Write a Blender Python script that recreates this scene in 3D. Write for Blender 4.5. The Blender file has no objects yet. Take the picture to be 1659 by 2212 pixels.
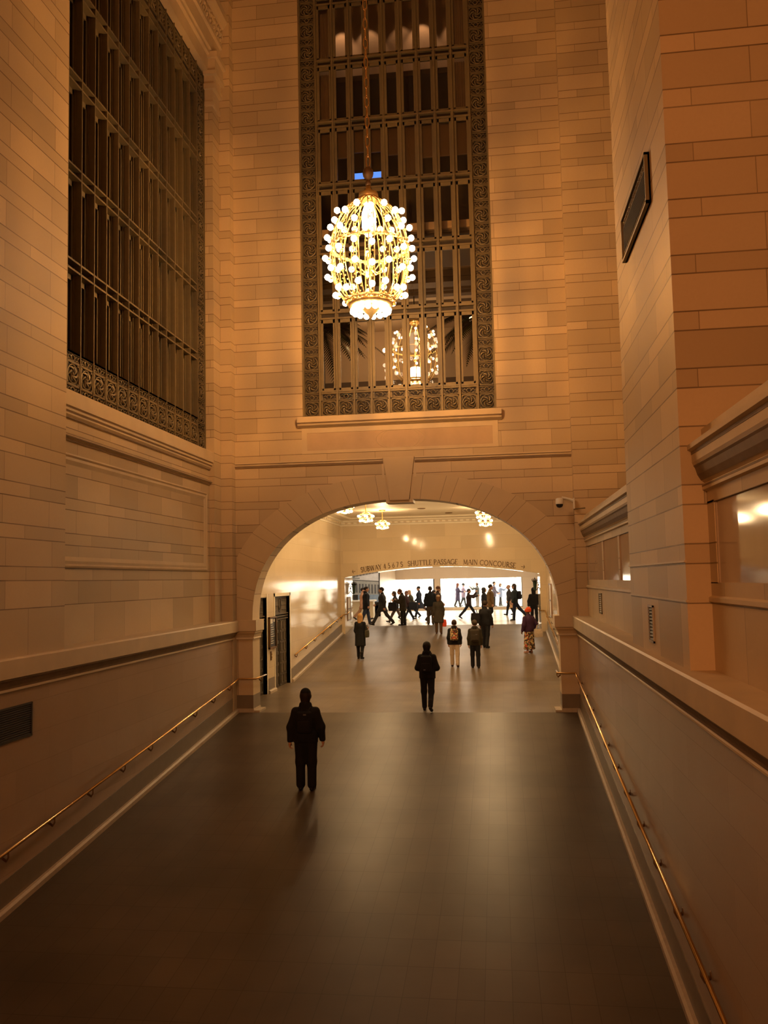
import bpy, math, random
import numpy as np
from mathutils import Vector, Matrix, Euler
random.seed(7); rng = np.random.default_rng(7)
SC = bpy.context.scene
COL = SC.collection
# ------------------------------------------------------------------ camera
CX = -2.455                       # middle line of the hall
f_px = 1864.66
yaw, pitch, roll = -0.1311222, 0.0786612, -0.0209467
cam_d = bpy.data.cameras.new('camera'); cam = bpy.data.objects.new('camera', cam_d); COL.objects.link(cam)
cam_d.sensor_fit = 'HORIZONTAL'; cam_d.sensor_width = 36.0; cam_d.lens = f_px / 1659 * 36.0
cam_d.clip_start = 0.05; cam_d.clip_end = 300
F = Vector((math.sin(yaw) * math.cos(pitch), math.cos(yaw) * math.cos(pitch), math.sin(pitch)))
Rt = Vector((math.cos(yaw), -math.sin(yaw), 0)); U = Rt.cross(F)
R2 = math.cos(roll) * Rt + math.sin(roll) * U; U2 = -math.sin(roll) * Rt + math.cos(roll) * U
m = Matrix((R2, U2, -F)).transposed().to_4x4(); m.translation = Vector((0, 0, 3.3)); cam.matrix_world = m
SC.camera = cam
# ------------------------------------------------------------------ world, exposure, lights
W = bpy.data.worlds.new('world'); SC.world = W; W.use_nodes = True
W.node_tree.nodes['Background'].inputs[0].default_value = (0.9, 0.55, 0.3, 1)
W.node_tree.nodes['Background'].inputs[1].default_value = 0.02
SC.view_settings.view_transform = 'Standard'; SC.view_settings.look = 'None'
SC.view_settings.gamma = 1; SC.view_settings.exposure = 0; SC.view_settings.use_curve_mapping = False
cy = SC.cycles
cy.use_denoising = True; cy.max_bounces = 5; cy.diffuse_bounces = 3; cy.use_adaptive_sampling = True; cy.adaptive_threshold = 0.05; cy.glossy_bounces = 3; cy.transparent_max_bounces = 8
cy.transmission_bounces = 3; cy.sample_clamp_indirect = 6.0; cy.caustics_reflective = False; cy.caustics_refractive = False
WARM = (1.0, 0.42, 0.075); CORR = (1.0, 0.66, 0.33); PASS = (1.0, 0.80, 0.58)
def lamp(name, kind, loc, power, color, size=0.3, rot=None, size_y=None, spot=None):
    d = bpy.data.lights.new(name, kind); d.energy = power; d.color = color
    if kind == 'AREA':
        d.size = size
        if size_y: d.shape = 'RECTANGLE'; d.size_y = size_y
    else: d.shadow_soft_size = size
    if spot: d.spot_size = math.radians(spot); d.spot_blend = 0.6
    o = bpy.data.objects.new(name, d); o.location = loc
    if rot: o.rotation_euler = rot
    COL.objects.link(o); return o
P_HALL = 1.0
lamp('hall_lamp', 'POINT', (CX, 17.2, 10.55), 2250 * P_HALL, WARM, 0.10)
lamp('hall_lamp', 'POINT', (CX, 17.2, 9.35), 1300 * P_HALL, WARM, 0.10)
lamp('hall_lamp', 'POINT', (CX, -9.0, 7.6), 2500 * P_HALL, (1, .42, .15), 0.5)
CLX = (-4.45, -0.47); CLY = (24.9, 29.0, 33.2)
for x_ in CLX:
    for y_ in CLY:
        lamp('corridor_lamp', 'POINT', (x_, y_, 5.30), 235, CORR, 0.10)
for y_ in (42.5, 47.5, 53):
    for x_ in (-7, -2.5, 2.0):
        lamp('passage_lamp', 'AREA', (x_, y_, 5.9), 115, PASS, 1.6)
for x_, w_ in ((-5.9, 2.6), (-2.6, 2.4), (0.2, 2.4)):
    lamp('shop_lamp', 'AREA', (x_, 61.0, 4.3), 850, (1, .93, .80), w_, None, 3.0)
lamp('restaurant_lamp', 'POINT', (-2.45, 27.0, 10.4), 120, (1, .6, .3), 0.15)
lamp('restaurant_lamp', 'POINT', (-4.0, 29.6, 11.6), 60, (1, .6, .3), 0.12)
lamp('restaurant_lamp', 'SPOT', (-3.9, 23.2, 9.9), 90, (1, .85, .5), 0.05, (0, 0, 0), None, 70)
# ------------------------------------------------------------------ node helpers
def new_mat(name):
    mt = bpy.data.materials.new(name); mt.use_nodes = True
    nt = mt.node_tree; return mt, nt, nt.nodes['Principled BSDF']
def nd(nt, t, **kw):
    n = nt.nodes.new(t)
    for k, v in kw.items():
        if k.startswith('i_'):
            n.inputs[int(k[2:])].default_value = v
        else: setattr(n, k, v)
    return n
def mth(nt, op, a, b=None, c=None):
    n = nt.nodes.new('ShaderNodeMath'); n.operation = op
    for i, v in enumerate((a, b, c)):
        if v is None: continue
        if isinstance(v, (int, float)): n.inputs[i].default_value = v
        else: nt.links.new(v, n.inputs[i])
    return n.outputs[0]
def rgb(c): return (c[0], c[1], c[2], 1)
def mix(nt, fac, a, b, mode='MIX'):
    n = nt.nodes.new('ShaderNodeMix'); n.data_type = 'RGBA'; n.blend_type = mode
    for i, v in ((0, fac), (6, a), (7, b)):
        if isinstance(v, (int, float)): n.inputs[i].default_value = v
        elif isinstance(v, tuple): n.inputs[i].default_value = v
        else: nt.links.new(v, n.inputs[i])
    return n.outputs[2]
def simple(name, c, rough=0.6, metal=0.0, noise=0.0, scale=8.0, bump=0.0, spec=0.5, emit=None, es=0.0):
    mt, nt, b = new_mat(name)
    b.inputs['Base Color'].default_value = rgb(c); b.inputs['Roughness'].default_value = rough
    b.inputs['Metallic'].default_value = metal; b.inputs['Specular IOR Level'].default_value = spec
    if noise or bump:
        g = nd(nt, 'ShaderNodeNewGeometry'); nz = nd(nt, 'ShaderNodeTexNoise'); nz.inputs['Scale'].default_value = scale
        nz.inputs['Detail'].default_value = 3
        nt.links.new(g.outputs['Position'], nz.inputs['Vector'])
        if noise:
            d = tuple(max(0, v * (1 - noise)) for v in c); l = tuple(min(1, v * (1 + noise)) for v in c)
            nt.links.new(mix(nt, nz.outputs[0], rgb(d), rgb(l)), b.inputs['Base Color'])
        if bump:
            bp = nd(nt, 'ShaderNodeBump'); bp.inputs['Strength'].default_value = bump; bp.inputs['Distance'].default_value = 0.01
            nt.links.new(nz.outputs[0], bp.inputs['Height']); nt.links.new(bp.outputs[0], b.inputs['Normal'])
    if emit:
        b.inputs['Emission Color'].default_value = rgb(emit); b.inputs['Emission Strength'].default_value = es
    return mt
def ashlar(name, base, var=0.16, rough=0.55, joint=0.35, L=1.25, joint_w=0.006, z_off=3.40, low=True, spec=0.4, tile=None, zmin=2.99):
    """coursed stone: a tall course .398 and a short one .20, joints and one tone per block"""
    mt, nt, b = new_mat(name)
    g = nd(nt, 'ShaderNodeNewGeometry'); sp = nd(nt, 'ShaderNodeSeparateXYZ'); nt.links.new(g.outputs['Position'], sp.inputs[0])
    X, Y, Z = sp.outputs
    P = 0.598; S = 0.20
    if tile: P, S = tile
    u = mth(nt, 'ADD', X, Y)
    zz = mth(nt, 'DIVIDE', mth(nt, 'SUBTRACT', mth(nt, 'MAXIMUM', Z, zmin) if low else Z, z_off), P)
    k = mth(nt, 'FLOOR', zz); fr = mth(nt, 'MULTIPLY', mth(nt, 'SUBTRACT', zz, k), P)
    tall = mth(nt, 'GREATER_THAN', fr, S)
    row = mth(nt, 'ADD', mth(nt, 'MULTIPLY', k, 2), tall)
    wn = nd(nt, 'ShaderNodeTexWhiteNoise'); wn.noise_dimensions = '1D'; nt.links.new(row, wn.inputs['W'])
    off = mth(nt, 'ADD', mth(nt, 'MULTIPLY', tall, 0.47), mth(nt, 'MULTIPLY', wn.outputs['Value'], 0.12))
    uu = mth(nt, 'ADD', mth(nt, 'DIVIDE', u, L), off)
    cu = mth(nt, 'FLOOR', uu); fu = mth(nt, 'MULTIPLY', mth(nt, 'SUBTRACT', uu, cu), L)
    cell = nd(nt, 'ShaderNodeCombineXYZ'); nt.links.new(cu, cell.inputs[0]); nt.links.new(row, cell.inputs[1])
    w2 = nd(nt, 'ShaderNodeTexWhiteNoise'); w2.noise_dimensions = '2D'; nt.links.new(cell.outputs[0], w2.inputs['Vector'])
    # joint masks
    def near(v, at, w): return mth(nt, 'LESS_THAN', mth(nt, 'ABSOLUTE', mth(nt, 'SUBTRACT', v, at)), w)
    jz = mth(nt, 'MAXIMUM', mth(nt, 'MAXIMUM', near(fr, 0, joint_w), near(fr, P, joint_w)), near(fr, S, joint_w))
    if low: jz = mth(nt, 'MULTIPLY', jz, mth(nt, 'GREATER_THAN', Z, zmin))
    ju = mth(nt, 'MULTIPLY', mth(nt, 'MAXIMUM', near(fu, 0, joint_w * .6), near(fu, L, joint_w * .6)), 0.8)
    j = mth(nt, 'MAXIMUM', jz, ju)
    nz = nd(nt, 'ShaderNodeTexNoise'); nz.inputs['Scale'].default_value = 1.3; nz.inputs['Detail'].default_value = 5
    nt.links.new(g.outputs['Position'], nz.inputs['Vector'])
    nz2 = nd(nt, 'ShaderNodeTexNoise'); nz2.inputs['Scale'].default_value = 26; nz2.inputs['Detail'].default_value = 2
    nt.links.new(g.outputs['Position'], nz2.inputs['Vector'])
    j = mth(nt, 'MULTIPLY', j, mth(nt, 'ADD', 0.45, mth(nt, 'MULTIPLY', nz.outputs[0], 0.9)))
    dk = tuple(v * (1 - var) for v in base); lt = tuple(min(1, v * (1 + var * .35)) for v in base)
    c1 = mix(nt, w2.outputs['Value'], rgb(dk), rgb(lt))
    c2 = mix(nt, mth(nt, 'MULTIPLY', nz.outputs[0], 0.35), c1, rgb((base[0] * .72, base[1] * .62, base[2] * .55)))
    c3 = mix(nt, mth(nt, 'MULTIPLY', nz2.outputs[0], 0.18), c2, rgb((base[0] * .6, base[1] * .55, base[2] * .5)))
    c4 = mix(nt, mth(nt, 'MINIMUM', mth(nt, 'MULTIPLY', j, 1 - joint), 1.0), c3, rgb((base[0] * .16, base[1] * .11, base[2] * .08)))
    nt.links.new(c4, b.inputs['Base Color']); b.inputs['Roughness'].default_value = rough
    b.inputs['Specular IOR Level'].default_value = spec
    bp = nd(nt, 'ShaderNodeBump'); bp.inputs['Strength'].default_value = 0.25; bp.inputs['Distance'].default_value = 0.01
    nt.links.new(mth(nt, 'SUBTRACT', mth(nt, 'MULTIPLY', nz2.outputs[0], 0.08), j), bp.inputs['Height'])
    nt.links.new(bp.outputs[0], b.inputs['Normal'])
    return mt
def islands(name, base, var=0.15, rough=0.55):
    mt, nt, b = new_mat(name); g = nd(nt, 'ShaderNodeNewGeometry')
    nz = nd(nt, 'ShaderNodeTexNoise'); nz.inputs['Scale'].default_value = 3; nz.inputs['Detail'].default_value = 4
    nt.links.new(g.outputs['Position'], nz.inputs['Vector'])
    c = mix(nt, g.outputs['Random Per Island'], rgb(tuple(v * (1 - var) for v in base)), rgb(base))
    c = mix(nt, mth(nt, 'MULTIPLY', nz.outputs[0], .4), c, rgb(tuple(v * .7 for v in base)))
    nt.links.new(c, b.inputs['Base Color']); b.inputs['Roughness'].default_value = rough; b.inputs['Specular IOR Level'].default_value = .35
    return mt
STONE = (0.66, 0.53, 0.35)
M = {}
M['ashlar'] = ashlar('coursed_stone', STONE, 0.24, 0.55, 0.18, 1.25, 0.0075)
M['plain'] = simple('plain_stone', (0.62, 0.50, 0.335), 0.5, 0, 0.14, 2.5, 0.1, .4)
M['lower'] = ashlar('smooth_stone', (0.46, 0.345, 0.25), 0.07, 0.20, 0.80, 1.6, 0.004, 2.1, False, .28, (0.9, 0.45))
M['corridor'] = ashlar('polished_stone', (0.74, 0.62, 0.43), 0.10, 0.09, 0.70, 1.5, 0.003, 0.2, False, .17, (1.1, 0.55))
M['ring'] = islands('arch_stone', (0.645, 0.515, 0.335), 0.07)
M['shadow_grime'] = simple('shadowed_grimy_stone', (0.23, 0.165, 0.11), 0.6, 0, .3, 6, 0, .3)  # shade of the mouldings put into the colour, together with dirt
M['dark_stone'] = simple('dark_band_stone', (0.20, 0.16, 0.115), 0.35, 0, .15, 5, 0, .4)
M['curb'] = simple('pale_curb_stone', (0.46, 0.38, 0.28), 0.45, 0, .2, 12, 0, .4)
M['panel'] = simple('polished_panel', (0.50, 0.40, 0.31), 0.07, 0, .12, 2.0, 0, .5)
M['frieze'] = simple('polished_frieze', (0.56, 0.42, 0.29), 0.05, 0, .10, 5.0, 0, .5)
M['bronze'] = simple('olive_bronze', (0.185, 0.150, 0.088), 0.5, 0.25, .15, 9, 0, .5)
M['bronze_dark'] = simple('dark_bronze', (0.03, 0.022, 0.015), 0.6, 0.1, .2, 9)
M['door_bronze'] = simple('door_bronze', (0.10, 0.078, 0.05), 0.55, .2)
M['black_hole'] = simple('dark_recess', (0.018, 0.013, 0.009), 0.8)
M['brass'] = simple('polished_brass', (0.78, 0.50, 0.22), 0.16, 1.0)
M['brass_dull'] = simple('aged_brass', (0.20, 0.11, 0.045), 0.45, 0.7)
M['gold'] = simple('gilded_metal', (1.0, 0.60, 0.22), 0.34, 0.8, .2, 40, .5)
M['plaster'] = simple('cream_plaster', (0.78, 0.70, 0.55), 0.5, 0, .06, 2)
M['white'] = simple('white_paint', (0.80, 0.78, 0.72), 0.6)
M['black'] = simple('black_plastic', (0.02, 0.02, 0.02), 0.35)
M['grey'] = simple('grey_paint', (0.45, 0.42, 0.38), 0.5)
M['letters'] = simple('bronze_letters', (0.16, 0.10, 0.05), 0.5, .2)
M['text_white'] = simple('white_lettering', (0.75, 0.72, 0.65), 0.6)
M['bulb'] = simple('lit_bulb', (1, .9, .7), 0.4, emit=(1.0, 0.74, 0.48), es=26)
M['bulb_c'] = simple('lit_corridor_bulb', (1, .9, .7), 0.4, emit=(1.0, 0.80, 0.52), es=14)
M['shade_lit'] = simple('lit_glass_shade', (1, .9, .7), 0.4, emit=(1.0, 0.72, 0.42), es=9)
M['screen'] = simple('blue_screen', (.1, .2, .5), 0.4, emit=(0.10, 0.28, 0.95), es=1.6)
M['passage'] = ashlar('passage_stone', (0.72, 0.60, 0.46), 0.12, 0.35, 0.7, 2.2, 0.004, 1.2, False, .4, (1.4, 0.7))
M['shop_white'] = simple('shop_white', (0.86, 0.85, 0.80), 0.6)
M['lightbox'] = simple('shop_light_panel', (.9, .9, .9), 0.5, emit=(1.0, 0.97, 0.88), es=3.0)
M['lightbox_w'] = simple('shop_warm_panel', (.9, .9, .8), 0.5, emit=(1.0, 0.93, 0.62), es=1.6)
M['leaf'] = simple('palm_leaf', (0.022, 0.038, 0.012), 0.5, 0, .4, 12)
M['trunk'] = simple('palm_trunk', (0.12, 0.08, 0.05), 0.8, 0, .3, 30)
M['curtain'] = simple('pale_curtain', (0.36, 0.29, 0.21), 0.8, 0, .1, 6)
M['shade'] = simple('beige_shade', (0.30, 0.215, 0.125), 0.8, 0, .1, 6)
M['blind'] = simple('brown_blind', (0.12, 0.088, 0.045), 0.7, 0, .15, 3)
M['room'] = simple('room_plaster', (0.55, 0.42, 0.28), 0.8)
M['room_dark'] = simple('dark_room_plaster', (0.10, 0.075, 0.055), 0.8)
M['skin'] = simple('skin', (0.50, 0.27, 0.17), 0.5); M['skin_d'] = simple('dark_skin', (0.12, 0.055, 0.03), 0.5)
def floor_mat(name, base, tw, tl, rough, var, spec=.5):
    mt, nt, b = new_mat(name); g = nd(nt, 'ShaderNodeNewGeometry'); sp = nd(nt, 'ShaderNodeSeparateXYZ')
    nt.links.new(g.outputs['Position'], sp.inputs[0]); X, Y, Z = sp.outputs
    def cellf(v, L, w):
        q = mth(nt, 'DIVIDE', v, L); c = mth(nt, 'FLOOR', q); f = mth(nt, 'MULTIPLY', mth(nt, 'SUBTRACT', q, c), L)
        return c, mth(nt, 'MAXIMUM', mth(nt, 'LESS_THAN', f, w), mth(nt, 'GREATER_THAN', f, L - w))
    cx, jx = cellf(X, tw, .0035); cyy, jy = cellf(Y, tl, .005)
    cell = nd(nt, 'ShaderNodeCombineXYZ'); nt.links.new(cx, cell.inputs[0]); nt.links.new(cyy, cell.inputs[1])
    w2 = nd(nt, 'ShaderNodeTexWhiteNoise'); w2.noise_dimensions = '2D'; nt.links.new(cell.outputs[0], w2.inputs['Vector'])
    sx = nd(nt, 'ShaderNodeVectorMath', operation='MULTIPLY'); sx.inputs[1].default_value = (0.5, 6.0, 1)
    nt.links.new(g.outputs['Position'], sx.inputs[0])
    nz = nd(nt, 'ShaderNodeTexNoise'); nz.inputs['Scale'].default_value = 3.5; nz.inputs['Detail'].default_value = 5; nt.links.new(sx.outputs[0], nz.inputs['Vector'])
    n3 = nd(nt, 'ShaderNodeTexNoise'); n3.inputs['Scale'].default_value = 0.55; n3.inputs['Detail'].default_value = 3; nt.links.new(g.outputs['Position'], n3.inputs['Vector'])
    c = mix(nt, w2.outputs['Value'], rgb(tuple(v * (1 - var) for v in base)), rgb(tuple(min(1, v * (1 + var)) for v in base)))
    c = mix(nt, mth(nt, 'MULTIPLY', nz.outputs[0], .25), c, rgb(tuple(v * .62 for v in base)))
    c = mix(nt, mth(nt, 'MULTIPLY', mth(nt, 'SUBTRACT', mth(nt, 'MULTIPLY', n3.outputs[0], 2.6), .75), .9), c, rgb(tuple(v * .55 for v in base)))
    j = mth(nt, 'MULTIPLY', mth(nt, 'MAXIMUM', jx, jy), 0.6)
    c = mix(nt, j, c, rgb(tuple(v * .3 for v in base)))
    nt.links.new(c, b.inputs['Base Color'])
    nt.links.new(mth(nt, 'ADD', rough - .03, mth(nt, 'MULTIPLY', n3.outputs[0], .08)), b.inputs['Roughness'])
    b.inputs['Specular IOR Level'].default_value = spec
    return mt
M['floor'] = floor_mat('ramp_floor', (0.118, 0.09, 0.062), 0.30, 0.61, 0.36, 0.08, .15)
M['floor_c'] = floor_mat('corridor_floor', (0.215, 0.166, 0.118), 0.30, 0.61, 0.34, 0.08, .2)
M['floor_p'] = floor_mat('passage_floor', (0.68, 0.58, 0.47), 0.9, 0.9, 0.22, 0.05)
def glass_mat(name, tint, ior=1.5, refl=1.0):
    mt = bpy.data.materials.new(name); mt.use_nodes = True; nt = mt.node_tree; nt.nodes.clear()
    o = nd(nt, 'ShaderNodeOutputMaterial'); t = nd(nt, 'ShaderNodeBsdfTransparent'); gl = nd(nt, 'ShaderNodeBsdfGlossy')
    t.inputs[0].default_value = rgb(tint); gl.inputs['Roughness'].default_value = 0.02
    fr = nd(nt, 'ShaderNodeFresnel'); fr.inputs[0].default_value = ior
    mx = nd(nt, 'ShaderNodeMixShader'); nt.links.new(mth(nt, 'MULTIPLY', fr.outputs[0], refl), mx.inputs[0])
    nt.links.new(t.outputs[0], mx.inputs[1]); nt.links.new(gl.outputs[0], mx.inputs[2]); nt.links.new(mx.outputs[0], o.inputs[0])
    return mt
M['glass'] = glass_mat('window_glass', (0.82, 0.78, 0.70))
M['glass_dark'] = glass_mat('smoky_window_glass', (0.5, 0.44, 0.36))
# ------------------------------------------------------------------ mesh helpers
class MB:
    def __init__(s): s.v = []; s.f = []; s.mi = []; s.cur = 0
    def add(s, vs, fs):
        n = len(s.v); s.v += [tuple(p) for p in vs]; s.f += [tuple(i + n for i in q) for q in fs]; s.mi += [s.cur] * len(fs); return s
    def box(s, x0, x1, y0, y1, z0, z1):
        return s.add([(x0, y0, z0), (x1, y0, z0), (x1, y1, z0), (x0, y1, z0), (x0, y0, z1), (x1, y0, z1), (x1, y1, z1), (x0, y1, z1)],
                     [(0, 3, 2, 1), (4, 5, 6, 7), (0, 1, 5, 4), (1, 2, 6, 5), (2, 3, 7, 6), (3, 0, 4, 7)])
    def cbox(s, c, d): return s.box(c[0] - d[0] / 2, c[0] + d[0] / 2, c[1] - d[1] / 2, c[1] + d[1] / 2, c[2] - d[2] / 2, c[2] + d[2] / 2)
    def quad(s, a, b, c, d): return s.add([a, b, c, d], [(0, 1, 2, 3)])
    def sweep(s, prof, pts, axis='y', close=True):
        """prof: (a,b) list; pts: list of functions' offsets: extrude profile through frames given as callables"""
        n = len(prof); vs = []
        for fr in pts: vs += [fr(a, b) for a, b in prof]
        fs = []
        for i in range(len(pts) - 1):
            for j in range(n if close else n - 1):
                k = (j + 1) % n
                fs.append((i * n + j, i * n + k, (i + 1) * n + k, (i + 1) * n + j))
        if close:
            fs.append(tuple(range(n - 1, -1, -1))); fs.append(tuple((len(pts) - 1) * n + i for i in range(n)))
        return s.add(vs, fs)
    def along_y(s, prof, y0, y1): return s.sweep(prof, [lambda a, b, y=y0: (a, y, b), lambda a, b, y=y1: (a, y, b)])
    def along_x(s, prof, x0, x1): return s.sweep(prof, [lambda a, b, x=x0: (x, a, b), lambda a, b, x=x1: (x, a, b)])
    def tube(s, pts, r, seg=8, caps=True, closed=False):
        pts = [Vector(p) for p in pts]; n = len(pts); rs = r if isinstance(r, (list, tuple)) else [r] * n
        rings = []; up = Vector((0, 0, 1))
        prev = None
        for i, p in enumerate(pts):
            if closed: t = (pts[(i + 1) % n] - pts[i - 1])
            else: t = (pts[min(i + 1, n - 1)] - pts[max(i - 1, 0)])
            t.normalize()
            if prev is None:
                a = t.orthogonal().normalized()
            else:
                a = (prev - t * prev.dot(t)).normalized()
            prev = a; b = t.cross(a)
            rings.append([p + (a * math.cos(2 * math.pi * k / seg) + b * math.sin(2 * math.pi * k / seg)) * rs[i] for k in range(seg)])
        vs = [v for q in rings for v in q]; fs = []
        for i in range(n if closed else n - 1):
            i2 = (i + 1) % n
            for k in range(seg):
                k2 = (k + 1) % seg; fs.append((i * seg + k, i * seg + k2, i2 * seg + k2, i2 * seg + k))
        if caps and not closed: fs.append(tuple(range(seg - 1, -1, -1))); fs.append(tuple((n - 1) * seg + k for k in range(seg)))
        return s.add(vs, fs)
    def lathe(s, prof, c, seg=24, axis='z'):
        vs = []; n = len(prof)
        for k in range(seg):
            a = 2 * math.pi * k / seg
            for r, z in prof:
                if axis == 'z': vs.append((c[0] + r * math.cos(a), c[1] + r * math.sin(a), c[2] + z))
                elif axis == 'x': vs.append((c[0] + z, c[1] + r * math.cos(a), c[2] + r * math.sin(a)))
                else: vs.append((c[0] + r * math.cos(a), c[1] + z, c[2] + r * math.sin(a)))
        fs = []
        for k in range(seg):
            k2 = (k + 1) % seg
            for i in range(n - 1): fs.append((k * n + i, k2 * n + i, k2 * n + i + 1, k * n + i + 1))
        return s.add(vs, fs)
    def ball(s, c, r, seg=10, rings=6, sz=1.0):
        prof = [(max(1e-4, r * math.sin(math.pi * i / rings)), -r * sz * math.cos(math.pi * i / rings)) for i in range(rings + 1)]
        return s.lathe(prof, c, seg)
    def build(s, name, mats, parent=None, smooth=False, origin=None, bevel=0):
        me = bpy.data.meshes.new(name)
        vs = s.v
        if origin is not None: vs = [(p[0] - origin[0], p[1] - origin[1], p[2] - origin[2]) for p in vs]
        me.from_pydata(vs, [], s.f)
        if not isinstance(mats, (list, tuple)): mats = [mats]
        for q in mats: me.materials.append(q)
        if len(mats) > 1:
            for p, i in zip(me.polygons, s.mi): p.material_index = i
        if smooth: me.polygons.foreach_set('use_smooth', [True] * len(me.polygons))
        me.validate(); me.update()
        o = bpy.data.objects.new(name, me); COL.objects.link(o)
        if origin is not None: o.location = origin
        if parent is not None: o.parent = parent
        if bevel:
            b = o.modifiers.new('bevel', 'BEVEL'); b.width = bevel; b.segments = 2; b.limit_method = 'ANGLE'
        return o
def tag(o, label, cat, group=None):
    o['label'] = label; o['category'] = cat
    if group: o['group'] = group
    return o
def empty(name, loc, label=None, cat=None, group=None, rz=0):
    o = bpy.data.objects.new(name, None); COL.objects.link(o); o.location = loc; o.rotation_euler = (0, 0, rz); o.empty_display_size = .2
    if label: tag(o, label, cat, group)
    return o
def struct(o): o['kind'] = 'structure'; return o
def fixnorm(o):
    import bmesh
    bm = bmesh.new(); bm.from_mesh(o.data); bmesh.ops.recalc_face_normals(bm, faces=bm.faces); bm.to_mesh(o.data); bm.free(); return o
def copy_tree(o, parent=None):
    c = o.copy(); COL.objects.link(c)
    if parent is not None: c.parent = parent
    for ch in list(o.children): copy_tree(ch, c)
    return c
def mir(x): return 2 * CX - x
# ------------------------------------------------------------------ dimensions
SL = 0.105; YF = 21.71; YB = 22.35; Y2 = 28.16; Y3 = 39.6; ZP = 1.2
def zfl(y):
    if y < YF: return (y - YF) * SL
    if y < Y2: return 0.0
    if y < Y3: return (y - Y2) / (Y3 - Y2) * ZP
    return ZP
XL, XR = -6.787, 1.85        # lower hall walls
CXL, CXR = -6.92, 1.96       # corridor walls
# ------------------------------------------------------------------ floor
b = MB()
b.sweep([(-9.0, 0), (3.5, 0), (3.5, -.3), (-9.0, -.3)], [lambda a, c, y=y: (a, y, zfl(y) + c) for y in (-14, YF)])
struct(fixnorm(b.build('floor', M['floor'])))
b = MB()
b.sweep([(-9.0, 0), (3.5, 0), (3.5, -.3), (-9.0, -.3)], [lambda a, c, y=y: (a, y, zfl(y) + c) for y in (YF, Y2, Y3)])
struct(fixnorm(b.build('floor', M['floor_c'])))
b = MB(); b.box(-16, 9, Y3, 64, ZP - .3, ZP)
struct(b.build('floor', M['floor_p']))
# ------------------------------------------------------------------ arch curve
def arch_pt(t, a, c):         # t: 0 right spring .. pi left spring
    n = 2 / 2.27
    ct, st = math.cos(t), math.sin(t)
    return CX + a * (abs(ct) ** n) * (1 if ct >= 0 else -1), 2.33 + c * (abs(st) ** n)
AIN, CIN = 3.875, 3.01; AOUT, COUT = 4.62, 3.64
NT = 72
ins = [arch_pt(math.pi * i / NT, AIN, CIN) for i in range(NT + 1)]
ZSILL = 7.52
b = MB()
# jambs
WL, WR = -6.76, 1.86
for x0, x1 in ((WL, ins[-1][0]), (ins[0][0], WR)):
    b.box(x0, x1, YF, YB, -.25, 2.33)
# spandrel
for i in range(NT):
    (xa, za), (xb, zb) = ins[i], ins[i + 1]
    b.quad((xb, YF, zb), (xa, YF, za), (xa, YF, ZSILL), (xb, YF, ZSILL))
    b.quad((xa, YB, za), (xb, YB, zb), (xb, YB, ZSILL), (xa, YB, ZSILL))
    b.quad((xa, YF, za), (xb, YF, zb), (xb, YB, zb), (xa, YB, za))
b.quad((WL, YF, 2.33), (ins[-1][0], YF, 2.33), (ins[-1][0], YF, ZSILL), (WL, YF, ZSILL))
b.quad((ins[0][0], YF, 2.33), (WR, YF, 2.33), (WR, YF, ZSILL), (ins[0][0], YF, ZSILL))
WX0, WX1 = -4.945, 0.055       # window opening
ZTOP = 21.5
b.quad((WX0, YF, ZSILL), (WX1, YF, ZSILL), (WX1, YB, ZSILL), (WX0, YB, ZSILL))
struct(b.build('wall_front', M['ashlar']))
b = MB()
b.box(WL, WX0, YF, YF + .7, ZSILL, ZTOP); struct(b.build('wall_front', M['ashlar'])); b = MB(); b.box(WX1, WR, YF, YF + .7, ZSILL, ZTOP); struct(b.build('wall_front', M['ashlar'])); b = MB(); b.box(WX0, WX1, YF, YF + .7, 20.2, ZTOP)
struct(b.build('wall_front', M['ashlar']))
# stepped corner, left
b = MB()
b.box(-9.0, WL - .0, 21.41, YF + .6, -.3, ZTOP)                # X face at 21.41 (-7.05 .. -6.76) and behind
b.box(-9.0, -7.05, 20.88, 21.41, 2.2, ZTOP)                    # Y face at -7.05
# left bay below the window and the wall above it
b.box(-8.2, -7.18, 12.8, 20.88, 2.2, 6.66)
b.box(-8.2, -7.25, 12.8, 20.88, 16.65, ZTOP)
b.box(-8.2, -7.05, 12.8, 13.05, 2.2, ZTOP)
# near pier and lower wall
b.box(-8.2, -6.76, -13, 12.8, 2.2, ZTOP)
struct(b.build('wall_left', M['ashlar']))
b = MB()
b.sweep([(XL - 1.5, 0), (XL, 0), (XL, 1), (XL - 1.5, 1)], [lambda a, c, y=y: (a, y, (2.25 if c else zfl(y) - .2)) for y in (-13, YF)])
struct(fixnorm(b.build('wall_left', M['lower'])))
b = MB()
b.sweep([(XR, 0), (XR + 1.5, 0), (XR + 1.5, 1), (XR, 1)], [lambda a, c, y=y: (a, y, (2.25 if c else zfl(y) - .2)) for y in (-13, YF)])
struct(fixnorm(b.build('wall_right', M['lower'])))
# right wall: pier with deep bays either side
b = MB()
b.box(WR, 5.4, 21.41, YF + .6, 2.2, ZTOP)
b.box(1.86, 5.4, 9.04, 12.78, 2.2, ZTOP)
b.box(5.2, 5.6, -13, 21.6, 2.2, ZTOP)
b.box(1.86, 5.4, -3.0, 0.6, 2.2, ZTOP)
for y0, y1 in ((12.78, 21.41), (0.6, 9.04)):
    b.box(2.1, 2.5, y0, y1, 2.2, 3.21); b.box(2.1, 2.5, y0, y1, 4.00, 4.76); b.box(2.1, 2.5, y0, y0 + .27, 3.2, 4.02); b.box(2.1, 2.5, y1 - .27, y1, 3.2, 4.02)
    b.box(2.5, 5.3, y0, y1, 4.5, 4.8)
    for q in (0.31, 0.42, 0.70, 0.80) if y0 > 5 else ():
        yy = y0 + (y1 - y0) * q
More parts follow.
